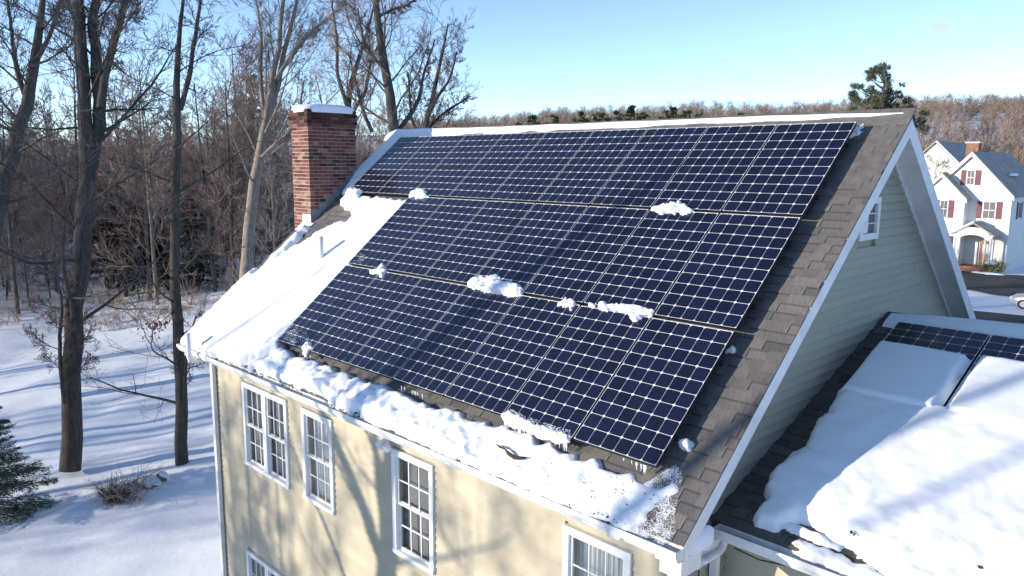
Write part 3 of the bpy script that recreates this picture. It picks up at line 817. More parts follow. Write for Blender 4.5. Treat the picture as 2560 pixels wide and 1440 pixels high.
for row, (name, cols) in enumerate((('top', 9), ('middle', 7), ('bottom', 7))):
    s_low = -(row * (PH + RGAP)) - PH
    for k in range(cols):
        if k == 0: w = f'dark blue solar panel at the right end of the {name} row, beside the bare shingles'
        elif k == cols - 1: w = f'dark blue solar panel at the left end of the {name} row, beside the ' + ('snowy rake' if row == 0 else 'snow')
        else: w = f'dark blue solar panel, {ORD[k]} from the right in the {name} row of the steep roof'
        solar_panel(panel_pt(-(k + 1) * PITCH + (PITCH - PW), s_low), TH, w, 'solar panels on the steep roof')
    for j, f in enumerate((0.22, 0.78)):
        b = MB(); b.box(-cols * PITCH - 0.03, 0.03, -0.02, 0.02, -0.088, -0.048)
        for q_ in range(cols + 1):
            xq = -cols * PITCH + 0.1 + q_ * (cols * PITCH - 0.2) / cols
            b.box(xq - 0.03, xq + 0.03, -0.03, 0.045, -GAP + 0.01, -0.086)
        o = b.build('mounting_rail', M_RAIL, None, loc=panel_pt(0, s_low + f * PH), rot=(TH, 0, 0))
        tag(o, f'dark mounting rail under the {"lower" if j == 0 else "upper"} part of the {name} panel row', 'rail', 'mounting rails')
GPX = [0.548, 0.548 + PITCH, 0.548 + 2 * PITCH]
gs_top = -0.372
for k, x in enumerate(GPX):
    w = ['dark solar panel at the left end of the snow covered garage row', 'dark solar panel at the right picture edge on the snow covered garage roof', 'dark solar panel, third from the left on the garage roof'][k]
    c0 = gar_pt(x, gs_top - PH, 0.15)
    solar_panel(c0, GT, w, 'solar panels on the garage roof', 5)

# ------------------------------------------------------------------ snow on the roofs
def snow_field(name, label, ptf, polys, T, res, edge, seed, lump=0.5, lscale=3.0, ragged=0.05, rscale=7.0, fine=0.1, fscale=14.0, mat=None, sink=0.02, hfun=None, lmap=None):
    polys = [np.asarray(p, float) for p in polys]
    A = np.concatenate(polys); x0, y0 = A.min(0) - 2 * edge - ragged; x1, y1 = A.max(0) + 2 * edge + ragged
    xs = np.arange(x0, x1 + res, res); ys = np.arange(y0, y1 + res, res)
    X, Y = np.meshgrid(xs, ys, indexing='ij')
    d = np.full(X.shape, -1e9)
    for p in polys: d = np.maximum(d, poly_sd(p, X, Y))
    d = d + ragged * 2 * (fbm(X * rscale, Y * rscale, seed, 4) - 0.5)
    pr = np.clip(d / edge, 0, 1); pr = np.sqrt(1 - (1 - pr) ** 2)
    lm = 1.0 if lmap is None else lmap(X, Y)
    h = T * pr * (1 + lm * lump * 2 * (fbm(X * lscale, Y * lscale, seed + 5, 3) - 0.5) + lm * fine * 2 * (fbm(X * fscale, Y * fscale, seed + 9, 3) - 0.5))
    if hfun is not None: h = h * hfun(X, Y)
    h = np.where(d > 0, np.maximum(h, 0.002), -sink)
    o0 = ptf(0, 0, 0); eu = ptf(1, 0, 0) - o0; es = ptf(0, 1, 0) - o0; en = ptf(0, 0, 1) - o0
    P = o0 + X[..., None] * eu + Y[..., None] * es + h[..., None] * en
    n0, n1 = X.shape
    keep = (d > 0)
    kq = keep[:-1, :-1] | keep[1:, :-1] | keep[:-1, 1:] | keep[1:, 1:]
    I = np.arange(n0 * n1).reshape(n0, n1)
    Q = np.stack([I[:-1, :-1][kq], I[1:, :-1][kq], I[1:, 1:][kq], I[:-1, 1:][kq]], 1)
    used = np.unique(Q); mp = np.zeros(n0 * n1, np.int64); mp[used] = np.arange(len(used))
    o = obj(name, fast_mesh(name, P.reshape(-1, 3)[used], mp[Q], smooth=True), mat or M_SNOWR)
    return tag(o, label, 'snow', kind='stuff')
def R_(pts, h=0.05): return [roof_uv(x, y, h) for x, y in pts]
UL = RX0 - 0.02
# strip beside the panels and below the array
left = R_([(905, 487), (945, 493), (985, 498), (1022, 505), (1040, 500), (1050, 515), (880, 670), (710, 850), (700, 868), (745, 893), (800, 907), (860, 932), (950, 958), (1005, 978), (1060, 1003), (1125, 1024), (1200, 1047), (1250, 1058),
           (1340, 1092), (1420, 1127), (1500, 1152), (1560, 1182), (1620, 1200), (1645, 1206), (1662, 1196), (1676, 1180), (1690, 1182), (1684, 1204), (1692, 1216), (1668, 1240), (1640, 1252), (1625, 1275), (1590, 1305), (1560, 1338)], 0.08)
low = [(u, s_ - 0.0) for u, s_ in R_([(1400, 1268), (1240, 1200), (1100, 1133), (960, 1068), (820, 1006), (700, 950), (600, 912), (505, 882), (455, 860)], 0.02)]
rake = R_([(640, 686), (700, 626), (742, 584), (764, 563), (778, 566), (755, 585), (737, 607), (708, 638), (735, 622), (765, 604), (790, 587), (830, 565), (872, 555), (884, 543), (868, 522), (850, 508), (868, 490), (885, 480)], 0.05)
rake = [(max(u, UL), s) for u, s in rake]
poly = left + low + [(UL, S_EAVE - 0.02), (UL, -3.6)] + rake
def thin(X, Y):      # deep drift to the left, crusty and thinner at the near end
    return np.interp(X, [-9.9, -9.75, -9.4, -6, -2.0, -0.6, 0.2], [0.75, 1.0, 1.1, 1.05, 0.85, 0.55, 0.25])
snow_field('roof_snow', 'thick white snow left of and below the solar array on the steep roof', roof_pt, [poly], 0.125, 0.028, 0.11, 11, 0.5, 2.2, 0.09, 7.0, 0.30, 13.0, M_SNOWR, hfun=thin,
           lmap=lambda X, Y: 0.16 + (0.84 + 0.5 * np.clip((-5.05 - Y) / 0.4, 0, 1)) * np.clip((X + 7.6 + (Y + 5.0) * -0.5) / 0.8, 0, 1) * np.clip((-4.3 - Y) / 0.5, 0, 1))
strip = R_([(985, 331), (1012, 333), (1010, 350), (880, 480), (850, 482), (872, 452), (893, 418)], 0.08)
strip = [(max(u, UL), min(s, S_RIDGE)) for u, s in strip]
snow_field('rake_snow', 'narrow band of blue shaded snow between the chimney and the top panel row', roof_pt, [strip], 0.10, 0.03, 0.08, 23, 0.2, 2.0, 0.02, 5.0, 0.05, 9.0, M_SNOW)
# snow along the ridge: a rounded ribbon that thins out to the right
xs = np.arange(RX0 - 0.01, 0.42, 0.04); na = 12
hh = np.interp(xs, [RX0, -9.6, -8.6, -7.5, -5, -2, -0.4, 0.42], [0.03, 0.085, 0.085, 0.055, 0.045, 0.04, 0.025, 0.004]) * (0.8 + 0.4 * vnoise(xs * 2.3, xs * 0, 4))
V = []
for x, h in zip(xs, hh):
    wv = float(np.interp(x, [-9.9, -8.5, -7.6, -3, 0, 0.42], [0.18, 0.18, 0.12, 0.085, 0.06, 0.03])) * (0.8 + 0.4 * float(vnoise(x * 3, 1, 9)))
    for k in range(na + 1):
        t = -1 + 2 * k / na
        yy = t * wv + 0.02
        V.append((x, RIDGE_Y + yy, RIDGE_Z + 0.03 - 0.82434 * abs(yy) * (0.95) + h * (1 - t * t) - (0.03 if abs(t) == 1 else 0)))
m_ = na + 1; I = (np.arange(len(xs) - 1)[:, None] * m_ + np.arange(na)[None]).ravel()
tag(obj('ridge_snow', fast_mesh('ridge_snow', V, np.stack([I, I + m_, I + m_ + 1, I + 1], 1), smooth=True), M_SNOW), 'thin line of snow lying along the roof ridge', 'snow', kind='stuff')
# loose clumps caught on the panels
def clump(px, label, T, seed, ptf=panel_pt, uvf=panel_uv, lump=0.75, ragged=0.075, h0=0.01, edge=0.045, res=0.010):
    snow_field('snow_clump', label, ptf, [[uvf(x, y, h0) for x, y in px]], T * 0.7, res, edge, seed, lump, 6.0, ragged, 13.0, 0.42, 24.0, M_SNOWR, sink=0.01)
clump([(1630, 524), (1660, 510), (1690, 504), (1718, 514), (1737, 526), (1715, 534), (1680, 530), (1655, 530)], 'snow clump between the top and middle rows near the right', 0.07, 31)
clump([(1168, 714), (1193, 690), (1220, 692), (1242, 687), (1250, 702), (1290, 708), (1310, 716), (1305, 734), (1270, 742), (1215, 731), (1190, 719)], 'largest snow clump lying across the middle and bottom panel rows', 0.08, 32)
clump([(1398, 752), (1416, 745), (1432, 753), (1425, 772), (1405, 773)], 'small round snow clump between the middle and bottom rows', 0.06, 33)
clump([(1465, 757), (1500, 756), (1540, 763), (1578, 764), (1600, 761), (1640, 775), (1612, 790), (1605, 803), (1583, 800), (1560, 783), (1510, 771)], 'long ragged snow clump between the middle and bottom rows', 0.06, 34)
clump([(1026, 490), (1045, 474), (1062, 478), (1071, 489), (1050, 494)], 'snow clump on the upper left corner of the middle row', 0.09, 35)
clump([(866, 482), (882, 469), (907, 479), (893, 490)], 'snow clump at the lower left corner of the top row', 0.09, 36)
clump([(922, 677), (945, 672), (956, 658), (961, 675), (958, 690), (938, 686)], 'star shaped snow clump at the upper left of the bottom row', 0.06, 37, ragged=0.07)
clump([(755, 872), (770, 848), (779, 865), (766, 886)], 'icy snow clump hanging on the lower left panel edge', 0.05, 38)
for px, lab in (([(1697, 1125), (1712, 1096), (1734, 1102), (1726, 1130)], 'bluish snow lump on shaded shingles beside the bottom panel'),
                ([(1815, 880), (1828, 862), (1848, 872), (1838, 890)], 'small snow lump on shaded shingles near the bottom row'),
                ([(2122, 343), (2132, 318), (2156, 316), (2140, 336)], 'bluish snow patch beside the top right panel')):
    clump(px, lab, 0.09, 41 + len(lab), roof_pt, roof_uv, ragged=0.085)
# thin frost: crumbs of snow scattered on panels and shingles
def crumbs(name, label, spots, mat, seed, size=(0.006, 0.018)):
    rg = np.random.default_rng(seed); Vv = []; Ff = []
    for P in spots:
        r = rg.uniform(*size); a = rg.uniform(0, 6.28)
        base = [P + r * np.array([cos(a + q), sin(a + q) * 0.8, rg.uniform(-0.2, 0.4)]) for q in (0, 2.1, 4.2)]
        k = len(Vv); Vv += base + [P + np.array([0, -0.3 * r, r * rg.uniform(0.6, 1.1)])]
        Ff += [(k, k + 1, k + 3), (k + 1, k + 2, k + 3), (k + 2, k, k + 3)]
    return tag(obj(name, fast_mesh(name, Vv, None, Ff), mat), label, 'snow', kind='stuff')
def scatter(px, n, uvf, ptf, seed, h0=0.0, weight=None):
    poly = np.array([uvf(x, y, h0) for x, y in px]); rg = np.random.default_rng(seed); out = []
    lo, hi = poly.min(0), poly.max(0)
    while len(out) < n:
        q = rg.uniform(lo, hi, (n * 3, 2)); d = poly_sd(poly, q[:, 0], q[:, 1])
        w = (d > 0) if weight is None else (d > 0) & (rg.random(len(q)) < weight(q[:, 0], q[:, 1], d))
        w &= fbm(q[:, 0] * 9, q[:, 1] * 9, seed, 3) + rg.normal(0, 0.12, len(q)) > 0.45
        out += [ptf(u, s, h0) for u, s in q[w]]
    return out[:n]
ex, ey = roof_uv(1560, 1240)
sp = scatter([(1540, 1240), (1620, 1205), (1660, 1180), (1690, 1160), (1708, 1185), (1700, 1215), (1690, 1270), (1690, 1330), (1650, 1370), (1560, 1345), (1500, 1300)], 15000, roof_uv, roof_pt, 5, 0.010,
             lambda u, s, d: np.exp(-np.hypot(u - ex, s - ey) / 0.42))
crumbs('roof_frost', 'crusty specks of snow on the shingles at the near lower corner', sp, M_SNOWR, 6, (0.003, 0.0075))
sp = scatter([(695, 838), (725, 808), (765, 830), (775, 850), (735, 862)], 420, panel_uv, panel_pt, 15, 0.002) + scatter([(880, 655), (900, 632), (918, 640), (905, 662)], 90, panel_uv, panel_pt, 16, 0.002) \
    + scatter([(1252, 1040), (1275, 1022), (1315, 1040), (1370, 1060), (1425, 1075), (1428, 1100), (1340, 1085)], 900, panel_uv, panel_pt, 17, 0.002)
crumbs('panel_frost', 'thin frosty snow specks on the lower panel corners', sp, M_SNOWR, 7, (0.004, 0.010))
clump([(1255, 1037), (1275, 1028), (1312, 1046), (1355, 1066), (1418, 1086), (1426, 1104), (1395, 1106), (1330, 1083), (1268, 1056)], 'feathery snow crust with icicles along the bottom panel edge', 0.035, 39, ragged=0.04)
# icicles
ic = MB(); rg = random.Random(4)
for (xa, ya, xb, yb, nn) in ((1255, 1050, 1425, 1108, 34), (1540, 1135, 1615, 1160, 12), (1000, 960, 1060, 985, 7), (755, 880, 775, 886, 4)):
    for k in range(nn):
        t = rg.random(); x = xa + (xb - xa) * t; y = ya + (yb - ya) * t
        P = panel_pt(*panel_uv(x, y), -0.03); L = rg.uniform(0.03, 0.10)
        ic.tube([P, P + np.array([rg.uniform(-.006, .006), 0, -L * 0.5]), P + np.array([rg.uniform(-.01, .01), 0.0, -L])], [0.007, 0.005, 0.001], 5)
tag(ic.build('icicles', M_ICE, None, True), 'short icicles hanging from the lower edge of the panels', 'icicles', kind='stuff')
# leaf litter and dirt along the gutter and in the snow
def bits(name, label, spots, seed, size, mat=M_DEBRIS):
    rg = np.random.default_rng(seed); Vv = []; Ff = []
    for P in spots:
        a = rg.uniform(0, 6.28); L = rg.uniform(*size); w = L * rg.uniform(0.3, 0.6); tz = rg.uniform(-0.2, 0.6)
        e = np.array([cos(a), sin(a) * CT, sin(a) * ST]); f = np.array([-sin(a), cos(a) * CT, cos(a) * ST]); nn = NR * L * tz
        k = len(Vv); Vv += [P - e * L, P + f * w + nn, P + e * L, P - f * w + nn * 0.4, P - NR * 0.01]
        Ff += [(k, k + 3, k + 1), (k + 1, k + 3, k + 2), (k, k + 1, k + 4), (k + 1, k + 2, k + 4), (k + 2, k + 3, k + 4), (k + 3, k, k + 4)]
    return tag(obj(name, fast_mesh(name, Vv, None, Ff), mat), label, 'debris', kind='stuff')
sp = []
rg2 = np.random.default_rng(12)
for k in range(230):
    t = rg2.random(); x = np.interp(t, [0, 0.25, 0.5, 0.8, 1], [520, 740, 900, 1280, 1560]); y = np.interp(t, [0, 0.25, 0.5, 0.8, 1], [893, 985, 1055, 1225, 1335])
    u, s = roof_uv(x, y, 0.02)
    s += abs(rg2.normal(0, 0.06)) + 0.02
    if vnoise(u * 1.7, 3.0, 5) > 0.47: sp.append(roof_pt(u + rg2.normal(0, 0.05), s, 0.035 + 0.05 * min(1, max(0, (s - S_EAVE) / 0.2))))
bits('leaf_litter', 'dark leaf bits in the snow along the front gutter', sp, 3, (0.010, 0.032))
sp = []
for k in range(90):
    u, s = roof_uv(*[(1480, 1255), (1530, 1240), (1440, 1200), (1580, 1220), (1610, 1235)][k % 5], 0.1)
    sp.append(roof_pt(u + rg2.normal(0, 0.25), s + rg2.normal(0, 0.10), 0.10))
bits('leaf_litter', 'scattered dark bits in the snow at the near end of the roof', sp[:24], 4, (0.007, 0.016))
twg = MB()
P = [roof_pt(*roof_uv(x, y, 0.13), 0.142 + 0.012 * (k % 2)) for k, (x, y) in enumerate(((1241, 1112), (1254, 1121), (1264, 1125), (1275, 1138), (1288, 1146), (1302, 1148), (1317, 1146)))]
twg.tube(P, [0.004, 0.014, 0.008, 0.02, 0.022, 0.018, 0.006], 7); tag(twg.build('bark_piece', M_DEBRIS, None, True), 'curved dark bark piece lying on the snow below the panels', 'bark')

# garage snow
gp = [gar_uv(x, y, 0.12) for x, y in ((2196, 866), (2240, 872), (2300, 878), (2370, 886), (2420, 895), (2431, 900), (2378, 1003), (2330, 1040), (2010, 1178))]
A = [gar_uv(x, y, 0.22) for x, y in ((2208, 862), (2425, 893), (2378, 1000), (2335, 1038))]
B_ = [gar_uv(x, y, 0.22) for x, y in ((2453, 902), (2562, 918), (2900, 985), (2900, 1500), (2300, 1500))]
slab1 = [(0.56, gs_top - 0.62), (1.50, gs_top - 0.64), (1.50, gs_top - 1.75), (0.56, gs_top - 1.72)]
slab2 = [(1.60, gs_top - 0.60), (4.6, gs_top - 0.66), (4.6, gs_top - 1.75), (1.60, gs_top - 1.75)]
snow_field('garage_snow', 'smooth snow slab lying on the left garage panel', lambda u, s, h=0.0: gar_pt(u, s, h + 0.15), [slab1], 0.10, 0.03, 0.05, 61, 0.12, 1.5, 0.012, 3, 0.03, 9, M_SNOW, sink=0.0)
snow_field('garage_snow', 'smooth snow slab lying on the right garage panels', lambda u, s, h=0.0: gar_pt(u, s, h + 0.15), [slab2], 0.11, 0.03, 0.05, 62, 0.15, 1.5, 0.015, 3, 0.04, 9, M_SNOW, sink=0.0)
lower = [gar_uv(x, y, 0.12) for x, y in ((1985, 1130), (1950, 1165), (1915, 1185), (1905, 1212), (1912, 1238), (1885, 1255), (1880, 1275), (1892, 1292), (1935, 1306), (1965, 1292), (1998, 1277), (2035, 1292), (2085, 1332), (2135, 1350), (2160, 1385), (2200, 1410), (2260, 1440), (2330, 1480))]
lower = lower + [(5.5, GS_EAVE - 0.02), (5.5, gs_top - 1.55), (0.53, gs_top - 1.55)]
snow_field('garage_snow', 'deep lumpy snow on the lower half of the garage roof', gar_pt, [lower], 0.20, 0.025, 0.13, 63, 0.20, 1.0, 0.10, 4.0, 0.05, 7, M_SNOW,
           lmap=lambda X, Y: np.interp(Y, [GS_EAVE, GS_EAVE + 0.5, GS_EAVE + 1.1], [3.0, 2.0, 1.0]),
           hfun=lambda X, Y: np.interp(Y, [GS_EAVE, GS_EAVE + 0.7, gs_top - 1.75, gs_top - 1.5], [0.55, 0.9, 1.15, 1.2]))
ep = [gar_uv(x, y, 0.03) for x, y in ((1940, 1300), (1975, 1300), (2000, 1310), (2060, 1345), (2110, 1362), (2100, 1380), (2030, 1345), (1990, 1328), (1950, 1320))]
snow_field('garage_snow', 'thin strip of snow above the garage gutter', gar_pt, [ep], 0.06, 0.02, 0.06, 64, 0.6, 5, 0.05, 8, 0.3, 15, M_SNOWR)
ep = [gar_uv(x, y, -0.02) for x, y in ((1975, 1362), (2000, 1350), (2100, 1392), (2300, 1480), (2290, 1500), (2080, 1420), (2000, 1392))]
snow_field('gutter_snow', 'lumpy snow lying in the garage gutter', lambda u, s, h=0.0: gar_pt(u, s, h - 0.02), [ep], 0.055, 0.018, 0.05, 65, 0.7, 5, 0.04, 9, 0.3, 15, M_SNOWR)
top_ = [(WX1 + 0.06, -0.16), (G_X1, -0.16), (G_X1, 0.16), (WX1 + 0.2, 0.16)]
xs = np.arange(WX1 + 0.1, G_X1, 0.06)
V = []
for x in xs:
    h = np.interp(x, [0.3, 0.8, 1.5, 8], [0.02, 0.06, 0.09, 0.10]) * (0.85 + 0.3 * float(vnoise(x * 2, 0, 3)))
    for k in range(na + 1):
        t = -1 + 2 * k / na; yy = t * 0.30
        V.append((x, G_RY + yy, G_RZ + 0.02 - 0.35 * abs(yy) + h * (1 - t ** 4) - (0.03 if abs(t) == 1 else 0)))
I = (np.arange(len(xs) - 1)[:, None] * m_ + np.arange(na)[None]).ravel()
tag(obj('garage_ridge_snow', fast_mesh('garage_ridge_snow', V, np.stack([I, I + m_, I + m_ + 1, I + 1], 1), smooth=True), M_SNOW), 'rounded snow along the garage ridge', 'snow', kind='stuff')
sp = [gar_pt(*gar_uv(x, y, 0.16), 0.15) for x, y in ((2182, 1292), (2185, 1298), (2130, 1330), (2135, 1334), (2128, 1328), (2230, 1368), (2235, 1372), (2225, 1366), (2526, 1370), (2528, 1375), (2450, 1415), (2290, 1400), (2280, 1392), (2310, 1412))]
bits('leaf_litter', 'dark leaves lying on the garage snow', sp[:11], 8, (0.014, 0.03))
# lumps at the eave corner and on the chimney
def lump(name, label, c, r, mat=M_SNOW, seed=0, power=2.4):
    nu, nv = 40, 20; u = np.linspace(0, 2 * pi, nu, endpoint=False); v = np.linspace(0, pi / 2 * 1.1, nv)
    U, Vv = np.meshgrid(u, v, indexing='ij')
    f = lambda a: np.sign(a) * np.abs(a) ** (2 / power)
    x = f(np.cos(U)) * np.abs(np.sin(Vv)) ** (2 / power); y = f(np.sin(U)) * np.abs(np.sin(Vv)) ** (2 / power); z = f(np.cos(Vv))
    k = 1 + 0.10 * (fbm(x * 2.5 + 7, y * 2.5 + z * 2 + 3, seed) - 0.5) * 2
    P = np.stack([x * r[0] * k, y * r[1] * k, z * r[2] * k], -1)
    I = np.arange(nu * nv).reshape(nu, nv); J = np.roll(I, -1, 0)
    Q = np.stack([I[:, :-1], I[:, 1:], J[:, 1:], J[:, :-1]], -1).reshape(-1, 4)
    o = obj(name, fast_mesh(name, P.reshape(-1, 3), Q, smooth=True), mat, loc=c)
    return tag(o, label, 'snow', kind='stuff')
lump('chimney_snow', 'rounded cap of snow on top of the brick chimney', ((CX0 + CX1) / 2, (CY0 + CY1) / 2, CZ1 - 0.015), (0.372, 0.585, 0.125), seed=3, power=3.6)
lump('snow_lump', 'blue shaded snow lump at the foot of the rake beside the garage', (0.42, -3.86, 5.72), (0.10, 0.24, 0.14), seed=5)
lump('snow_lump', 'small snow lump on the pipe corner by the garage gutter', (0.33, -3.55, 5.54), (0.06, 0.1, 0.05), seed=6)

# ------------------------------------------------------------------ trees
def norm(v): return v / np.maximum(np.linalg.norm(v, axis=-1, keepdims=True), 1e-9)
def tubes(P, R, n):
    """P (M,K,3) polylines, R (M,K) radii -> vertices, quads"""
    M, K, _ = P.shape
    T = np.empty_like(P); T[:, 1:-1] = P[:, 2:] - P[:, :-2]; T[:, 0] = P[:, 1] - P[:, 0]; T[:, -1] = P[:, -1] - P[:, -2]
    T = norm(T)
    ref = np.where(np.abs(T[:, :1, 2:3]) > 0.9, np.array([[[1.0, 0, 0]]]), np.array([[[0, 0, 1.0]]]))
    A = norm(np.cross(T, np.broadcast_to(ref, T.shape))); B = np.cross(T, A)
    a = np.arange(n) * 2 * pi / n
    V = P[:, :, None] + R[:, :, None, None] * (np.cos(a)[None, None, :, None] * A[:, :, None] + np.sin(a)[None, None, :, None] * B[:, :, None])
    I = np.arange(M * K * n).reshape(M, K, n); J = np.roll(I, -1, 2)
    Q = np.stack([I[:, :-1], J[:, :-1], J[:, 1:], I[:, 1:]], -1).reshape(-1, 4)
    return V.reshape(-1, 3), Q
def spawn(P, R, n, tmin, ang, lr, K, rr, up, wob, rg, rmin, tmax=1.0, Lmin=0.0, fall=0.55):
    M, K0, _ = P.shape
    seg = np.linalg.norm(np.diff(P, axis=1), axis=2).sum(1)
    idx = np.repeat(np.arange(M), n); m = len(idx)
    t = tmin + (tmax - tmin) * ((np.tile(np.arange(n), M) + rg.random(m)) / n)
    f = t * (K0 - 1); i = np.clip(f.astype(int), 0, K0 - 2); w = (f - i)[:, None]
    a, b = P[idx, i], P[idx, i + 1]
    pos = a * (1 - w) + b * w; tan = norm(b - a)
    r0 = (R[idx, i] * (1 - w[:, 0]) + R[idx, i + 1] * w[:, 0])
    L = seg[idx] * lr * (1 - fall * (t - tmin) / max(1e-6, (1 - tmin))) * rg.uniform(0.6, 1.3, m) + Lmin
    az = np.tile(np.arange(n), M) * 2.399 + np.repeat(rg.uniform(0, 6.28, M), n) + rg.normal(0, 0.5, m)
    ref = np.where(np.abs(tan[:, 2:3]) > 0.95, np.array([[1.0, 0, 0]]), np.array([[0, 0, 1.0]]))
    e1 = norm(np.cross(tan, ref)); e2 = np.cross(tan, e1)
    an = ang[0] + rg.normal(0, ang[1], m)
    d = np.cos(an)[:, None] * tan + np.sin(an)[:, None] * (np.cos(az)[:, None] * e1 + np.sin(az)[:, None] * e2)
    out = np.empty((m, K, 3)); out[:, 0] = pos; st = (L / (K - 1))[:, None]
    for j in range(1, K):
        d = norm(d + np.array([0, 0, up / (K - 1)]) + rg.normal(0, wob, (m, 3)))
        out[:, j] = out[:, j - 1] + d * st
    r = np.maximum(r0 * rr * rg.uniform(0.7, 1.1, m), rmin)
    Rr = np.maximum(r[:, None] * np.linspace(1, 0.25, K)[None], rmin * 0.7)
    return out, Rr
def resample(pts, rad, K, rg, wob=0.0):
    pts = np.asarray(pts, float); rad = np.asarray(rad, float)
    d = np.concatenate([[0], np.cumsum(np.linalg.norm(np.diff(pts, axis=0), axis=1))])
    t = np.linspace(0, d[-1], K)
    P = np.stack([np.interp(t, d, pts[:, k]) for k in range(3)], 1); R = np.interp(t, d, rad)
    for _ in range(2):
        P[1:-1] = 0.25 * P[:-2] + 0.5 * P[1:-1] + 0.25 * P[2:]
    P[1:-1] += rg.normal(0, wob, (K - 2, 3)) * [1, 1, 0.3]
    return P[None], R[None]
class TreeGeo:
    def __init__(self): self.tr = []; self.cr = []
    @staticmethod
    def pack(lst):
        V, Q, k = [], [], 0
        for v, q in lst: V.append(v); Q.append(q + k); k += len(v)
        return np.concatenate(V), np.concatenate(Q)
    def meshes(self, mt, mc, smooth=True):
        V, Q = self.pack(self.tr); a = fast_mesh('trunk', V, Q, smooth=smooth); a.materials.append(mt)
        V, Q = self.pack(self.cr); b = fast_mesh('crown', V, Q, smooth=False); b.materials.append(mc)
        return a, b
def bare_tree(stems, rg, limbs=14, subs=8, twigs=8, fine=5, l_tmin=0.3, l_ang=0.85, l_len=0.36, up=0.55, rmin=0.009, nlimb=6, seg_t=14, droop=0.0, l_R=0.27):
    """stems: list of (points, radii). Returns TreeGeo with trunk+limbs and the branch crown"""
    G = TreeGeo()
    for k, (pts, rad) in enumerate(stems):
        P, R = resample(pts, rad, 18, rg, 0.02 * rad[0] / 0.2)
        G.tr.append(tubes(P, R, seg_t))
        nl = limbs if k == 0 else max(4, int(limbs * 0.75))
        L1, R1 = spawn(P, R, nl, l_tmin if k == 0 else 0.15, (l_ang, 0.22), l_len, 9, l_R, up, 0.10, rg, rmin * 2.2, 0.98, fall=0.5)
        G.tr.append(tubes(L1, R1, nlimb))
        L2, R2 = spawn(L1, R1, subs, 0.18, (0.75, 0.22), 0.52, 7, 0.48, up * 0.7 - droop, 0.10, rg, rmin * 1.5)
        G.cr.append(tubes(L2, R2, 4))
        tipl, tipr = spawn(L1, R1, 1, 0.97, (0.25, 0.1), 0.35, 6, 0.9, up, 0.1, rg, rmin * 1.4, fall=0)
        L2 = np.concatenate([L2, np.stack([resample(q, [1, 1, 1, 1, 1, 1], 7, rg)[0][0] for q in tipl])]); R2 = np.concatenate([R2, np.repeat(tipr[:, :1], 7, 1) * np.linspace(1, .4, 7)])
        L3, R3 = spawn(L2, R2, twigs, 0.15, (0.7, 0.22), 0.50, 5, 0.6, up * 0.5 - droop, 0.10, rg, rmin)
        G.cr.append(tubes(L3, R3, 3))
        if fine:
            L4, R4 = spawn(L3, R3, fine, 0.15, (0.65, 0.25), 0.55, 4, 0.7, 0.2 - droop, 0.10, rg, rmin * 0.8)
            G.cr.append(tubes(L4, R4, 3))
    return G
def place_tree(name, label, me_t, me_c, loc, rotz=0, sc=1.0, group=None, cat='tree'):
    t = thing(name, label, cat, loc, group, rotz)
    t.scale = (sc, sc, sc * 1.0)
    obj('trunk', me_t, None, t); obj('crown', me_c, None, t)
    return t
def px_stem(pts, radii, depth, base=None):
    """trunk outline measured in the photograph, stood up at its own distance"""
    P = [at_depth(x, y, depth) for x, y in pts]
    return P, radii
def own_tree(name, label, stems, rg, mt, mc, **kw):
    b0 = np.array(stems[0][0][0], float); b0[2] -= 0.2
    st = [([np.array(p) - b0 for p in pts], r) for pts, r in stems]
    G = bare_tree(st, rg, **kw)
    a, c = G.meshes(mt, mc)
    return place_tree(name, label, a, c, b0)
def rg_(k): return np.random.default_rng(k)

dA = RC[2] @ (on_axis(175, 1170, 2, 0.0) - CAM)
r = 0.27
own_tree('maple_tree', 'large dark forked bare tree standing in the yard, nearest the left edge',
         [(px_stem([(175, 1176), (178, 1000), (184, 800), (203, 600), (220, 480), (228, 410), (212, 300), (203, 150), (207, 60), (188, -60), (180, -200)], [0.30, 0.27, 0.26, 0.25, 0.25, 0.22, 0.19, 0.17, 0.14, 0.11, 0.06], dA)),
          (px_stem([(227, 420), (243, 350), (255, 260), (246, 190), (236, 120), (230, 60), (245, -20), (255, -160)], [0.2, 0.19, 0.18, 0.17, 0.15, 0.14, 0.11, 0.06], dA + 0.2)),
          (px_stem([(252, 270), (262, 190), (285, 110), (312, 10), (340, -120)], [0.12, 0.11, 0.10, 0.08, 0.04], dA - 0.3)),
          (px_stem([(206, 120), (188, 50), (165, -10), (150, -90)], [0.09, 0.08, 0.06, 0.03], dA)),
          (px_stem([(160, 1010), (150, 900), (150, 820), (158, 760), (140, 690)], [0.06, 0.055, 0.05, 0.04, 0.02], dA - 0.4))],
         rg_(21), M_BARK, M_TWIGN, limbs=19, subs=9, twigs=8, fine=5, l_tmin=0.22, l_ang=1.05, l_len=0.30, up=0.35, rmin=0.0065)
dB = RC[2] @ (on_axis(456, 1172, 2, 0.0) - CAM)
own_tree('maple_tree', 'slim straight bare tree in the yard beside the far house corner',
         [(px_stem([(456, 1178), (453, 1000), (446, 880), (438, 720), (437, 600), (438, 480), (443, 360), (450, 265), (438, 190), (440, 110), (455, 20), (465, -80)], [0.19, 0.17, 0.16, 0.145, 0.14, 0.13, 0.12, 0.11, 0.09, 0.07, 0.05, 0.03], dB)),
          (px_stem([(450, 275), (472, 200), (482, 120), (497, 40), (506, -60)], [0.08, 0.075, 0.06, 0.05, 0.03], dB)),
          (px_stem([(462, 1000), (464, 930), (468, 860), (490, 790)], [0.05, 0.045, 0.035, 0.02], dB - 0.2))],
         rg_(22), M_BARK, M_TWIGN, limbs=16, subs=6, twigs=6, fine=3, l_tmin=0.12, l_ang=1.15, l_len=0.22, up=0.3, rmin=0.0065)
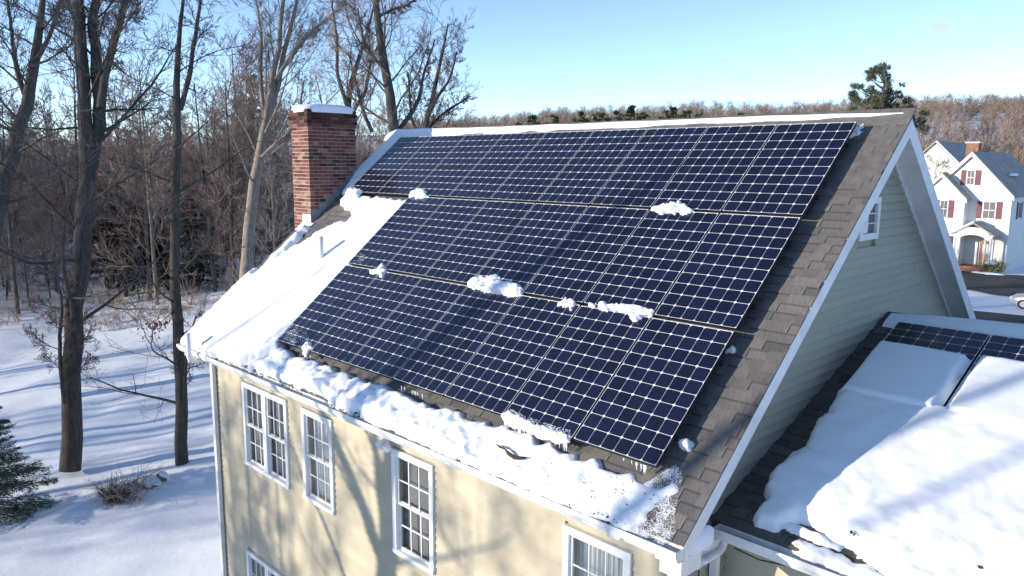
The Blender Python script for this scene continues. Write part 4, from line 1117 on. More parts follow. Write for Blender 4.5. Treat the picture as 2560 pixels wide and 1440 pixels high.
own_tree('maple_tree', 'tall pale barked tree with spreading stems just left of the chimney',
         [(px_stem([(612, 800), (617, 690), (620, 560), (630, 480), (648, 410), (660, 330), (678, 250), (690, 150), (698, 70), (712, -20), (730, -160)], [0.42, 0.38, 0.33, 0.31, 0.29, 0.27, 0.21, 0.16, 0.13, 0.1, 0.05], 45)),
          (px_stem([(661, 330), (690, 230), (708, 140), (735, 40), (760, -80)], [0.2, 0.17, 0.14, 0.1, 0.05], 45.3)),
          (px_stem([(655, 395), (690, 360), (722, 335), (750, 270), (760, 200)], [0.15, 0.13, 0.1, 0.07, 0.04], 44.6)),
          (px_stem([(664, 300), (650, 200), (655, 100), (640, 0)], [0.14, 0.12, 0.09, 0.04], 45.5)),
          (px_stem([(690, 200), (740, 120), (800, 60), (850, 20)], [0.13, 0.11, 0.08, 0.04], 44.9))],
         rg_(23), M_BARKL, M_TWIGN, limbs=18, subs=8, twigs=8, fine=5, l_tmin=0.3, l_ang=0.8, l_len=0.33, up=0.5, rmin=0.0065)
own_tree('maple_tree', 'leaning dark bare tree cut by the left picture edge',
         [(px_stem([(-90, 960), (-40, 700), (2, 490), (25, 400), (50, 320), (76, 240), (90, 150), (96, 80), (112, 0), (120, -120)], [0.36, 0.33, 0.3, 0.28, 0.25, 0.22, 0.19, 0.15, 0.11, 0.06], 31)),
          (px_stem([(70, 260), (40, 170), (30, 80), (10, -40)], [0.12, 0.1, 0.07, 0.04], 31.3)),
          (px_stem([(92, 150), (125, 90), (150, 10), (160, -60)], [0.1, 0.08, 0.06, 0.03], 30.8))],
         rg_(24), M_BARK, M_TWIGN, limbs=19, subs=9, twigs=8, fine=5, l_tmin=0.25, l_ang=0.95, l_len=0.30, up=0.4, rmin=0.007)
own_tree('maple_tree', 'bare tree with a leaning trunk rising behind the left end of the ridge',
         [(px_stem([(1012, 980), (1004, 600), (996, 360), (985, 290), (970, 225), (958, 150), (946, 80), (940, 20), (934, -60), (930, -160)], [0.34, 0.28, 0.23, 0.2, 0.18, 0.165, 0.15, 0.12, 0.09, 0.04], 30)),
          (px_stem([(992, 330), (1030, 285), (1050, 240), (1060, 180), (1085, 110)], [0.10, 0.085, 0.07, 0.05, 0.03], 30.3)),
          (px_stem([(948, 40), (985, 22), (1020, 12), (1050, -10)], [0.07, 0.055, 0.045, 0.03], 29.7)),
          (px_stem([(974, 190), (930, 140), (905, 90), (895, 20)], [0.07, 0.06, 0.045, 0.03], 29.5))],
         rg_(25), M_BARK, M_TWIGN, limbs=18, subs=8, twigs=8, fine=5, l_tmin=0.55, l_ang=0.95, l_len=0.20, up=0.45, rmin=0.0065)
own_tree('maple_tree', 'low spreading bare tree just right of the leaning trunk behind the ridge',
         [(px_stem([(1050, 900), (1056, 500), (1060, 320), (1078, 250), (1095, 180), (1112, 120), (1120, 60)], [0.25, 0.2, 0.13, 0.10, 0.08, 0.055, 0.03], 34)),
          (px_stem([(1060, 330), (1100, 290), (1140, 262), (1178, 240)], [0.09, 0.07, 0.05, 0.03], 34.3)),
          (px_stem([(1058, 340), (1030, 310), (1025, 250), (1020, 180)], [0.08, 0.065, 0.05, 0.03], 34.2)),
          (px_stem([(1066, 300), (1095, 240), (1125, 200), (1142, 130)], [0.08, 0.065, 0.05, 0.03], 33.8))],
         rg_(26), M_BARK, M_TWIGN, limbs=16, subs=8, twigs=8, fine=5, l_tmin=0.5, l_ang=0.8, l_len=0.24, up=0.6, rmin=0.0065)
own_tree('maple_tree', 'many stemmed bare tree directly behind the chimney',
         [(px_stem([(868, 900), (866, 420), (866, 240), (884, 170), (910, 120), (930, 50), (940, -40)], [0.3, 0.24, 0.15, 0.12, 0.09, 0.06, 0.03], 40)),
          (px_stem([(868, 300), (915, 230), (925, 160), (950, 100)], [0.12, 0.1, 0.075, 0.04], 40.4)),
          (px_stem([(866, 260), (840, 180), (845, 100), (830, 20), (835, -60)], [0.11, 0.09, 0.075, 0.05, 0.03], 39.6)),
          (px_stem([(930, 330), (905, 270), (890, 200), (870, 130)], [0.11, 0.09, 0.065, 0.04], 39.8))],
         rg_(27), M_BARK, M_TWIGR, limbs=17, subs=8, twigs=8, fine=5, l_tmin=0.4, l_ang=0.8, l_len=0.26, up=0.5, rmin=0.0065)

# trees of the wood: a few shapes, many individuals
wood = []
for k in range(6):
    rg = rg_(40 + k); h = [15.5, 17, 13, 18, 11, 16][k]; lean = rg.normal(0, 0.8, 2)
    pts = [(0, 0, 0), (lean[0] * 0.2, lean[1] * 0.2, h * 0.3), (lean[0] * 0.7, lean[1] * 0.7, h * 0.65), (lean[0], lean[1], h)]
    r0 = [0.15, 0.18, 0.11, 0.19, 0.09, 0.15][k]
    st = [(pts, [r0, r0 * 0.8, r0 * 0.5, 0.03])]
    if k in (1, 3, 5):
        st.append(([np.array(pts[1]) + 0, np.array(pts[1]) + [0.8, -0.5, h * 0.25], np.array(pts[1]) + [1.6, -0.9, h * 0.55]], [r0 * 0.6, r0 * 0.45, 0.03]))
    G = bare_tree(st, rg, limbs=24, subs=8, twigs=7, fine=3, l_tmin=0.10 if k != 3 else 0.28, l_ang=0.95, l_len=0.26, up=0.5, rmin=0.012, nlimb=4, seg_t=7)
    wood.append(G.meshes([M_BARK, M_BARK, M_BARKL][k % 3], [M_TWIG, M_TWIGR][k % 2]))
rg = rg_(77); spots = []
def too_near(x, y, dmin): return any((x - a) ** 2 + (y - b) ** 2 < dmin ** 2 for a, b in spots)
KIND = ['slender', 'forked', 'short bushy', 'tall pale', 'thin sapling-like', 'wide crowned']
def where(px):
    for lim, w in ((90, 'left of forked yard tree'), (260, 'behind forked yard tree'), (420, 'between the yard trees'), (560, 'right of slim yard tree'), (720, 'left of the chimney'), (900, 'behind the chimney')):
        if px < lim: return w
    return 'beyond the ridge end'
for lo, hi, cnt_, px0, px1, dm, lay in ((51, 63, 30, -260, 720, 2.2, 'at the woods front'), (63, 78, 48, -200, 1000, 1.8, 'in the middle woods'),
                                   (78, 98, 54, -150, 1180, 1.8, 'deep in the woods'), (98, 125, 40, -100, 1300, 2.2, 'at the woods back')):
    tries = 0; got = 0
    while got < cnt_ and tries < 4000:
        tries += 1
        dp = rg.uniform(lo, hi); px = rg.uniform(px0, px1)
        X = at_depth(px, 500, dp)
        if too_near(X[0], X[1], dm) or (X[0] > -30 and X[1] < 30): continue
        spots.append((X[0], X[1])); got += 1
        k = int(rg.integers(0, 6))
        lab = f'{KIND[k]} bare tree {lay}, {where(px)}'
        place_tree('bare_tree', lab, wood[k][0], wood[k][1], (X[0], X[1], float(ground_z(X[0], X[1])) - 0.1), rg.uniform(0, 6.28), rg.uniform(0.78, 1.05) * (1.0 if lo < 60 else 0.88), 'bare trees of the wood')

# trees of the sunny side: out of the picture, they throw the shadows on the wall and the snow
def shade_from(p, t): return p[0] - sin(SUN_AZ) * t, p[1] - cos(SUN_AZ) * t
ax_, ay_ = shade_from((-4.30, WY0), 12.0)
hz = tan_ = math.tan(SUN_EL) * 12.0
zf = 3.75 + hz
own_tree('maple_tree', 'forked bare tree in the front yard whose shadow falls across the cream wall',
         [([np.array([ax_, ay_, -0.2]), np.array([ax_ - 0.05, ay_, 3.5]), np.array([ax_, ay_, zf]), np.array([ax_ + 0.25, ay_, zf + 1.6]), np.array([ax_ + 0.15, ay_, zf + 3.2]), np.array([ax_ + 0.5, ay_ + 0.2, zf + 6])], [0.26, 0.22, 0.20, 0.165, 0.13, 0.05]),
          ([np.array([ax_, ay_, zf - 0.25]), np.array([ax_ - 0.7, ay_ + 0.2, zf + 0.9]), np.array([ax_ - 1.7, ay_ + 0.2, zf + 1.9]), np.array([ax_ - 2.4, ay_ + 0.1, zf + 3.4])], [0.13, 0.11, 0.08, 0.03]),
          ([np.array([ax_, ay_, zf + 0.2]), np.array([ax_ - 0.35, ay_ - 0.3, zf + 1.5]), np.array([ax_ - 0.6, ay_ - 0.4, zf + 3.5])], [0.10, 0.08, 0.03])],
         rg_(61), M_BARK, M_TWIG, limbs=9, subs=4, twigs=3, fine=2, l_tmin=0.35, l_ang=0.8, l_len=0.26, up=0.5, rmin=0.0065, l_R=0.36)
def trunk_caster(label, p, t, h, r, seed, limbs=5):
    x, y = shade_from(p, t)
    own_tree('bare_tree', label, [([np.array([x, y, -0.2]), np.array([x + 0.05, y, h * 0.5]), np.array([x - 0.03, y + 0.05, h * 0.8]), np.array([x + 0.1, y, h])], [r * 1.2, r, r * 0.75, r * 0.3])],
             rg_(seed), M_BARK, M_TWIG, limbs=limbs, subs=3, twigs=2, fine=0, l_tmin=0.55, l_ang=0.7, l_len=0.16, up=0.5, rmin=0.008)
trunk_caster('tall front yard tree whose shadow streaks the left side of the garage snow', (1.10, -2.2), 20, 13.5, 0.10, 171, 3)
trunk_caster('slim front yard tree whose shadow streaks the right side of the garage snow', (2.15, -2.0), 24, 13.0, 0.065, 172, 3)
trunk_caster('slim front yard tree whose shadow streaks the snow at the far eave', (-8.45, -4.0), 15, 10.6, 0.055, 173, 3)
trunk_caster('thin front yard sapling whose shadow lines the snow left of the panels', (-7.40, -4.0), 13, 9.6, 0.03, 174, 3)
for n_, (tx, ty, t, k, sc, rz) in enumerate([(-8.7, WY0, 17, 1, 0.50, 0.5), (-7.2, WY0, 22, 5, 0.58, 2.0), (-6.0, WY0, 27, 2, 0.80, 2.6), (-0.9, WY0, 26, 3, 0.56, 1.0), (-2.2, WY0, 19, 0, 0.56, 4.0), (0.6, WY0, 21, 1, 0.52, 5.0), (-9.3, WY0, 30, 5, 0.68, 1.1),
                                             (-20, -4, 20, 1, 1.0, 0.3), (-23, 2, 22, 3, 1.0, 1.3), (-17.5, -3, 34, 5, 1.0, 2.3), (-26, -6, 26, 0, 1.1, 3.3), (-21, 4, 40, 3, 1.1, 4.3), (-30, 6, 30, 1, 1.1, 5.3),
                                             (-15, 0, 52, 2, 1.2, 0.8), (-34, 8, 42, 5, 1.1, 1.8), (-38, 2, 30, 3, 1.1, 2.8), (-28, -2, 52, 1, 1.2, 3.8)]):
    x, y = shade_from((tx, ty), t)
    place_tree('bare_tree', 'bare tree in the sunny front wood that shades the yard', wood[k][0], wood[k][1], (x, y, -0.1), rz, sc, 'bare trees of the front wood')

# brush on the wood floor
def brush(name, label, centers, rg, hgt, nst, mat, r0=0.008):
    Ps, Rs = [], []
    for c in centers:
        n_ = int(rg.integers(nst[0], nst[1])); h = rg.uniform(*hgt)
        d = norm(np.stack([rg.normal(0, 0.5, n_), rg.normal(0, 0.5, n_), np.ones(n_)], 1))
        P = np.empty((n_, 5, 3)); P[:, 0] = c + rg.normal(0, 0.12, (n_, 3)) * [1, 1, 0]
        for j in range(1, 5):
            d = norm(d + rg.normal(0, 0.16, d.shape)); P[:, j] = P[:, j - 1] + d * h / 4 * rg.uniform(0.7, 1.2, (n_, 1))
        Ps.append(P); Rs.append(np.linspace(1, 0.4, 5)[None] * rg.uniform(r0, r0 * 2, (n_, 1)))
    P = np.concatenate(Ps); R = np.concatenate(Rs)
    L, R2 = spawn(P, R, 3, 0.25, (0.7, 0.2), 0.5, 4, 0.7, 0.2, 0.12, rg, r0 * 0.6)
    V, Q = TreeGeo.pack([tubes(P, R, 3), tubes(L, R2, 3)])
    return tag(obj(name, fast_mesh(name, V, Q), mat), label, 'undergrowth', kind='stuff')
rg = rg_(90); cs = []
while len(cs) < 230:
    dp = 48 + 50 * rg.random() ** 1.3; px = rg.uniform(-200, 900); X = at_depth(px, 500, dp)
    if X[0] > -32 and X[1] < 30: continue
    cs.append(np.array([X[0], X[1], float(ground_z(X[0], X[1])) - 0.05]))
brush('undergrowth', 'tangled leafless brush on the snowy wood floor', cs, rg, (0.8, 3.2), (5, 12), M_TWIGR, 0.012)
cs = []
for k in range(70):
    px = rg.uniform(-50, 620); dp = rg.uniform(45, 51); X = at_depth(px, 500, dp)
    cs.append(np.array([X[0], X[1], float(ground_z(X[0], X[1])) - 0.05]))
brush('undergrowth', 'low brown brush along the near edge of the wood', cs, rg, (0.3, 1.0), (6, 14), M_TWIG, 0.010)

# far woods on the hills: one mass of many small bare crowns
def far_wood(name, label, cx, cy, cz, hh, rg, per, mat_cols):
    M = len(cx)
    base = np.stack([cx, cy, cz], 1)
    dx = base[:, :2] - CAM[:2]; side = norm(np.stack([-dx[:, 1], dx[:, 0], 0 * dx[:, 0]], 1)); fw = norm(np.stack([dx[:, 0], dx[:, 1], 0 * dx[:, 0]], 1))
    idx = np.repeat(np.arange(M), per); m = len(idx)
    t = rg.uniform(0.10, 0.78, m); H = hh[idx]; az = rg.uniform(0, 6.28, m)
    o = base[idx] + np.stack([0 * t, 0 * t, H * t], 1)
    out = np.stack([np.cos(az), np.sin(az), np.zeros(m)], 1)
    ln = H * rg.uniform(0.12, 0.36, m)
    o = o + out * (H * rg.uniform(0.0, 0.16, m) * np.sin(t * 3.2))[:, None]
    tip = o + out * (ln * rg.uniform(0.1, 1.0, m))[:, None] + np.stack([0 * t, 0 * t, ln * rg.uniform(0.25, 1.0, m)], 1)
    tip[:, 2] = np.minimum(tip[:, 2], base[idx, 2] + H)
    w = H * rg.uniform(0.003, 0.009, m)
    per_ = norm(np.cross(tip - o, rg.normal(0, 1, (m, 3))))
    V = np.stack([o - per_ * w[:, None], o + per_ * w[:, None], tip], 1).reshape(-1, 3)
    T = np.arange(m * 3).reshape(-1, 3)
    tw = hh * 0.010
    Vt = np.concatenate([np.stack([base - side * tw[:, None], base + side * tw[:, None], base + np.stack([0 * tw, 0 * tw, hh * 0.9], 1)], 1).reshape(-1, 3),
                         np.stack([base - fw * tw[:, None], base + fw * tw[:, None], base + np.stack([0 * tw, 0 * tw, hh * 0.9], 1)], 1).reshape(-1, 3)])
    Tt = np.arange(len(Vt)).reshape(-1, 3) + len(V)
    me = fast_mesh(name, np.concatenate([V, Vt]), None, np.concatenate([T, Tt]))
    col = me.color_attributes.new('tint', 'FLOAT_COLOR', 'POINT')
    tint = rg.choice(len(mat_cols), M); cc = np.array(mat_cols)[tint] * rg.uniform(0.75, 1.25, (M, 1))
    vc = np.concatenate([np.repeat(cc[idx], 3, 0), np.tile(np.repeat(cc * 0.8, 3, 0), (2, 1))])
    col.data.foreach_set('color', np.concatenate([vc, np.ones((len(vc), 1))], 1).astype(np.float32).ravel())
    return tag(obj(name, me, M_FAR), label, 'woods', kind='stuff')
M_FAR, nt, p = nmat('far_bare_wood')
at_ = nt.nodes.new('ShaderNodeAttribute'); at_.attribute_name = 'tint'; nt.links.new(at_.outputs['Color'], p.inputs['Base Color'])
p.inputs['Roughness'].default_value = 0.9; p.inputs['Specular IOR Level'].default_value = 0.1
rg = rg_(101)
def sector(n_, d0, d1, x0, x1, pw=1.0):
    d = d0 + (d1 - d0) * rg.random(n_) ** pw; px = rg.uniform(x0, x1, n_)
    P = np.array([at_depth(a, 400, b) for a, b in zip(px, d)]); return P[:, 0], P[:, 1]
BROWNS = [(0.27, 0.20, 0.165), (0.24, 0.18, 0.15), (0.29, 0.22, 0.185), (0.22, 0.168, 0.142), (0.27, 0.19, 0.15)] * 3 + [(0.07, 0.08, 0.042)]
x, y = sector(5200, 170, 620, 980, 2950, 0.8)
far_wood('hillside_wood', 'far brown bare wood covering the low hills on the skyline', x, y, ground_z(x, y) - 0.3, rg.uniform(5, 13, len(x)), rg, 110, BROWNS)
x, y = sector(1300, 104, 190, -300, 1250)
far_wood('back_wood', 'dense grey brown mass of bare wood behind the yard trees', x, y, ground_z(x, y) - 0.3, rg.uniform(8, 13, len(x)), rg, 46, [(0.22, 0.175, 0.15), (0.19, 0.155, 0.14), (0.25, 0.19, 0.16)])
x, y = sector(420, 96, 175, 2230, 2750)
far_wood('slope_wood', 'brown bare wood on the slope behind the white house', x, y, ground_z(x, y) - 0.3, rg.uniform(7, 13, len(x)), rg, 160, BROWNS)

# the wood south of the house, behind the camera: it closes off the low bright sky on the sunny side
n_ = 2600; a_ = rg.uniform(radians(180), radians(330), n_); r_ = rg.uniform(92, 150, n_)
x, y = np.cos(a_) * r_ - 4, np.sin(a_) * r_ - 6
far_wood('south_wood', 'bare wood south of the house, behind the viewpoint', x, y, 0 * x - 0.3, rg.uniform(10, 14, n_), rg, 50, [(0.2, 0.16, 0.14), (0.18, 0.15, 0.13)])

# conifers
def conifer(rg, h, rad, n_br, n_sp, spl, trunk_r, droop=0.25, gaps=0.0, top=0.04, low=0.06, mat=M_NEEDLE, profile=None, width=0.16):
    z = h * (low + (1 - low - top) * np.sort(rg.random(n_br)))
    tt = (z / h - low) / (1 - low)
    R = rad * ((1 - tt) ** 0.85 if profile is None else np.interp(tt, *profile)) * rg.uniform(0.65, 1.15, n_br) + 0.15
    if gaps: R *= np.where(vnoise(z * 1.1, z * 0 + 3, 7) < gaps, 0.35, 1.0)
    az = rg.uniform(0, 6.28, n_br)
    K = 6; s = np.linspace(0, 1, K)
    P = np.zeros((n_br, K, 3))
    P[..., 0] = np.cos(az)[:, None] * R[:, None] * s; P[..., 1] = np.sin(az)[:, None] * R[:, None] * s
    P[..., 2] = z[:, None] + R[:, None] * (-droop * s + 0.35 * droop * s ** 2 + 0.25 * (tt[:, None]) * s)
    Rr = np.maximum(trunk_r * 0.22 * np.linspace(1, 0.2, K)[None] * np.ones((n_br, 1)), 0.006)
    tr = [tubes(np.array([[(0, 0, 0), (0.02, 0, h * 0.4), (0, 0.02, h * 0.8), (0, 0, h)]]) * 1.0, np.array([[trunk_r, trunk_r * 0.75, trunk_r * 0.35, 0.02]]), 8), tubes(P, Rr, 4)]
    V, Q = TreeGeo.pack(tr); a = fast_mesh('trunk', V, Q, smooth=True); a.materials.append(M_BARK)
    i = rg.integers(0, n_br, n_sp); f = np.clip(rg.beta(1.6, 1.1, n_sp), 0.05, 1) * (K - 1); k = np.clip(f.astype(int), 0, K - 2); w = (f - k)[:, None]
    o = P[i, k] * (1 - w) + P[i, k + 1] * w
    tan = norm(P[i, k + 1] - P[i, k]); sd = norm(np.cross(tan, [0, 0, 1.0])) * rg.choice([-1, 1], n_sp)[:, None]
    d = norm(tan * rg.uniform(0.2, 1.0, (n_sp, 1)) + sd * rg.uniform(0.1, 1.0, (n_sp, 1)) + np.array([0, 0, 1.0]) * rg.normal(-droop * 0.5, 0.35, (n_sp, 1)))
    L = spl * rg.uniform(0.5, 1.3, n_sp) * np.interp(R[i], [0, rad], [0.6, 1.0])
    b1 = norm(np.cross(d, rg.normal(0, 1, (n_sp, 3))))
    wd = (L * width)[:, None]
    o = o + sd * (rg.uniform(0, 0.25, n_sp) * R[i] * (0.3 + 0.7 * (1 - f / (K - 1))))[:, None]
    V = np.stack([o, o + d * (L * 0.45)[:, None] + b1 * wd, o + d * L[:, None], o + d * (L * 0.45)[:, None] - b1 * wd], 1).reshape(-1, 3)
    c = fast_mesh('crown', V, np.arange(n_sp * 4).reshape(-1, 4)); c.materials.append(mat)
    return a, c
rg = rg_(120)
hem = [conifer(rg, 10, 3.0, 130, 13000, 0.36, 0.16, 0.35), conifer(rg, 7, 2.4, 100, 9000, 0.32, 0.12, 0.45)]
for px, base_d, k, sc, lab in ((300, 60, 0, 1.0, 'dark hemlock at the wood edge between the two yard trees'), (345, 57, 1, 1.0, 'small dark hemlock in front of the woods, between the yard trees'),
                               (470, 58, 1, 1.05, 'small dark hemlock just right of the slim yard tree'), (410, 66, 0, 0.9, 'dark hemlock deeper in the wood behind the slim yard tree'), (245, 66, 0, 0.85, 'dark hemlock partly hidden by the large forked tree'),
                               (560, 78, 0, 1.1, 'dark conifer deep in the woods left of the pale barked tree')):
    X = at_depth(px, 500, base_d)
    place_tree('hemlock', lab, hem[k][0], hem[k][1], (X[0], X[1], -0.1), px * 0.1, sc, 'hemlocks of the wood')
hp = conifer(rg_(121), 18, 3.2, 120, 14000, 0.55, 0.25, 0.15, 0.35)
for px, d, sc, lab in ((640, 84, 1.05, 'tall dark conifer topping the woods left of the chimney'), (600, 95, 0.95, 'slim dark conifer rising behind the woods left of the chimney')):
    X = at_depth(px, 450, d); place_tree('conifer', lab, hp[0], hp[1], (X[0], X[1], 0), d, sc)
# young oaks and beeches that keep their dry leaves
rg = rg_(133); oak = []
for k in range(2):
    h = [6.5, 4.5][k]; G = bare_tree([([(0, 0, 0), (0.1, 0.1, h * 0.5), (0.0, 0.2, h)], [0.07, 0.05, 0.015])], rg, limbs=14, subs=5, twigs=4, fine=0, l_tmin=0.15, l_ang=1.0, l_len=0.3, up=0.4, rmin=0.008, nlimb=4, seg_t=6)
    a, c_ = G.meshes(M_BARK, M_TWIG)
    V_, _q = TreeGeo.pack(G.cr); pick = V_[rg.integers(0, len(V_), 1500)]; d1 = norm(rg.normal(0, 1, pick.shape) - [0, 0, 0.6]); d2 = norm(np.cross(d1, rg.normal(0, 1, pick.shape)))
    V = np.stack([pick, pick + d1 * 0.06 + d2 * 0.035, pick + d1 * 0.13, pick + d1 * 0.06 - d2 * 0.035], 1).reshape(-1, 3)
    lf = fast_mesh('leaves', V, np.arange(len(V)).reshape(-1, 4)); lf.materials.append(M_OAKLEAF); oak.append((a, c_, lf))
for px, d, k, lab in ((330, 56, 0, 'young oak holding rusty leaves between the two yard trees'), (255, 60, 0, 'young oak with rusty leaves just right of the forked yard tree'), (105, 58, 1, 'small beech with brown leaves left of the forked yard tree'), (385, 70, 0, 'oak with rusty leaves deeper behind the hemlocks'),
                      (500, 64, 1, 'small rusty leaved oak right of the slim yard tree'), (690, 62, 0, 'young oak with rusty leaves beside the chimney'), (665, 74, 1, 'rusty leaved sapling behind the pale barked tree'), (40, 66, 0, 'young oak with rusty leaves near the left picture edge'), (560, 72, 0, 'rusty leaved oak left of the pale barked tree')):
    X = at_depth(px, 500, d); t = place_tree('young_oak', lab, oak[k][0], oak[k][1], (X[0], X[1], float(ground_z(X[0], X[1])) - 0.1), px, 1.0, 'young oaks with dry leaves'); obj('leaves', oak[k][2], None, t)
# feathery young pine at the lower left edge
M_NEEDLEB = simple('blue_green_needles', (0.075, 0.105, 0.075), 0.7, 0.2, var=0.45, scale=4)
a, c = conifer(rg_(122), 4.6, 2.3, 120, 34000, 0.16, 0.07, 0.40, mat=M_NEEDLEB, width=0.07)
X = on_axis(-20, 1262, 2, 0.0); X[2] = float(ground_z(X[0], X[1])) - 0.05
place_tree('young_pine', 'dark feathery young evergreen at the lower left edge of the yard', a, c, X, 0.4, 0.76)
# the big white pine beyond the ridge
prof = ([0, 0.3, 0.6, 0.72, 0.79, 0.83, 0.86, 0.90, 0.95, 1.0], [0.7, 1.0, 1.0, 0.95, 0.8, 0.62, 0.30, 0.26, 0.34, 0.12])
def clump_pine(clumps, depth, px_trunk, y_base, rg, mat, nper=34, needle=0.46):
    """white pine: a trunk, limbs reaching to measured foliage clumps, tufts of long needles"""
    P0 = at_depth(px_trunk, 400, depth); base = np.array([P0[0], P0[1], float(ground_z(P0[0], P0[1])) - 0.3])
    fw = norm(RC[2] * [1, 1, 0]); cs, rs = [], []
    for x, y, r_ in clumps:
        c_ = at_depth(x, y, depth) + fw * rg.normal(0, 1.3); cs.append(c_ - base); rs.append(1.05 * r_ / F_PX * depth)
    cs = np.array(cs); rs = np.array(rs); H = cs[:, 2].max() + 0.3
    MBt = [tubes(np.array([[(0, 0, 0), (0, 0, H * 0.5), (0, 0, H * 0.8), (0, 0, H)]]) * 1.0, np.array([[0.36, 0.27, 0.15, 0.05]]), 8)]
    K = 6; B = np.zeros((len(cs), K, 3)); z0 = np.maximum(1.0, cs[:, 2] - 0.35 * np.hypot(cs[:, 0], cs[:, 1]) - 0.5)
    for j in range(K):
        q = j / (K - 1); B[:, j, :2] = cs[:, :2] * q; B[:, j, 2] = z0 + (cs[:, 2] - z0) * q ** 1.7
    MBt.append(tubes(B, np.linspace(0.09, 0.03, K)[None] * np.ones((len(cs), 1)), 5))
    V, Q = TreeGeo.pack(MBt); tm = fast_mesh('trunk', V, Q, smooth=True); tm.materials.append(M_BARK)
    nt_ = np.maximum(8, (nper * (rs / 0.6) ** 2).astype(int)); idx = np.repeat(np.arange(len(cs)), nt_); m = len(idx)
    tuft = cs[idx] + norm(rg.normal(0, 1, (m, 3))) * (rs[idx] * rg.random(m) ** 0.45)[:, None] * [1, 1, 0.75]
    up = norm(norm(tuft - cs[idx] + 1e-6) * 0.7 + [0, 0, 0.7] + rg.normal(0, 0.3, (m, 3)))
    per = 15; i2 = np.repeat(np.arange(m), per); n_ = len(i2)
    d = norm(up[i2] * 0.9 + rg.normal(0, 0.55, (n_, 3))); L_ = needle * rg.uniform(0.5, 1.1, n_); b1 = norm(np.cross(d, rg.normal(0, 1, (n_, 3)))) * 0.022
    o = tuft[i2] + rg.normal(0, 0.05, (n_, 3))
    V = np.stack([o - b1, o + b1, o + d * L_[:, None]], 1).reshape(-1, 3)
    cm = fast_mesh('crown', V, None, np.arange(n_ * 3).reshape(-1, 3)); cm.materials.append(mat)
    return base, tm, cm
PINE = [(2195, 175, 17), (2180, 178, 14), (2212, 173, 14), (2171, 183, 10), (2226, 184, 9), (2188, 193, 13), (2205, 196, 12), (2219, 201, 9), (2215, 212, 9), (2212, 226, 9), (2206, 238, 10),
        (2157, 199, 7), (2150, 213, 10), (2141, 222, 9), (2161, 213, 9), (2137, 235, 10), (2150, 234, 13), (2165, 231, 12), (2173, 221, 8), (2140, 247, 9),
        (2196, 214, 8), (2198, 229, 10), (2194, 245, 14), (2235, 214, 7), (2231, 227, 10), (2252, 213, 7), (2244, 224, 7), (2262, 229, 8), (2254, 240, 7), (2225, 240, 14), (2213, 252, 15), (2182, 243, 13),
        (2152, 250, 14), (2167, 257, 14), (2186, 259, 15), (2205, 266, 17), (2226, 264, 14), (2271, 238, 6), (2280, 244, 7), (2266, 256, 12), (2246, 266, 13), (2136, 262, 8), (2150, 273, 11), (2172, 281, 16), (2198, 287, 18), (2226, 286, 17),
        (2252, 281, 16), (2272, 274, 13), (2286, 291, 12), (2303, 284, 9), (2302, 300, 10), (2146, 297, 13), (2175, 306, 18), (2215, 312, 20), (2255, 308, 20), (2290, 312, 14), (2300, 325, 12), (2180, 340, 22), (2225, 345, 24), (2265, 340, 22)]
base, a, c = clump_pine(PINE, 92, 2196, 400, rg_(123), M_NEEDLEP)
place_tree('white_pine', 'tall ragged white pine standing beyond the right end of the ridge', a, c, base)
# olive pines showing just over the ridge
hp2 = [conifer(rg_(125 + k), 17, 4.4, 60, 5200, 1.0, 0.25, -0.05, 0.2, mat=M_NEEDLEP, profile=([0, .5, .8, 1], [.8, 1, .7, .25]), width=0.2) for k in range(3)]
rg = rg_(130)
for k, (px, yt, d) in enumerate(((1455, 285, 210), (1475, 292, 190), (1500, 283, 220), (1545, 282, 215), (1570, 274, 205), (1600, 284, 225), (1660, 280, 210), (1685, 278, 215), (1712, 278, 205), (1740, 282, 220), (1395, 296, 200), (1330, 292, 210), (1840, 288, 220))):
    X = at_depth(px, 400, d); top = at_depth(px, yt - 11, d)[2]; gz0 = float(ground_z(X[0], X[1]))
    place_tree('pine', f'olive green pine showing over the ridge, {["first", "second", "third", "fourth", "fifth", "sixth", "seventh", "eighth", "ninth", "tenth", "eleventh", "twelfth", "thirteenth"][sorted([1455,1475,1500,1545,1570,1600,1660,1685,1712,1740,1395,1330,1840]).index(px)]} from the left', hp2[k % 3][0], hp2[k % 3][1], (X[0], X[1], gz0), k * 1.7, (top - gz0) / 17, 'olive pines beyond the ridge')
# single trees by the white house
for px, d, k, sc, lab in ((2330, 86, 4, 0.9, 'bare tree showing between the rake and the white house'), (2352, 94, 2, 0.9, 'bushy bare tree left of the brick chimney of the white house'), (2450, 98, 3, 0.75, 'pale bare tree behind the gable of the white house'), (2410, 104, 1, 0.75, 'forked bare tree behind the chimney of the white house'), (2545, 100, 5, 0.7, 'bare tree behind the long roof of the white house')):
    X = at_depth(px, 450, d); place_tree('bare_tree', lab, wood[k][0], wood[k][1], (X[0], X[1], float(ground_z(X[0], X[1])) - 0.1), px, sc)

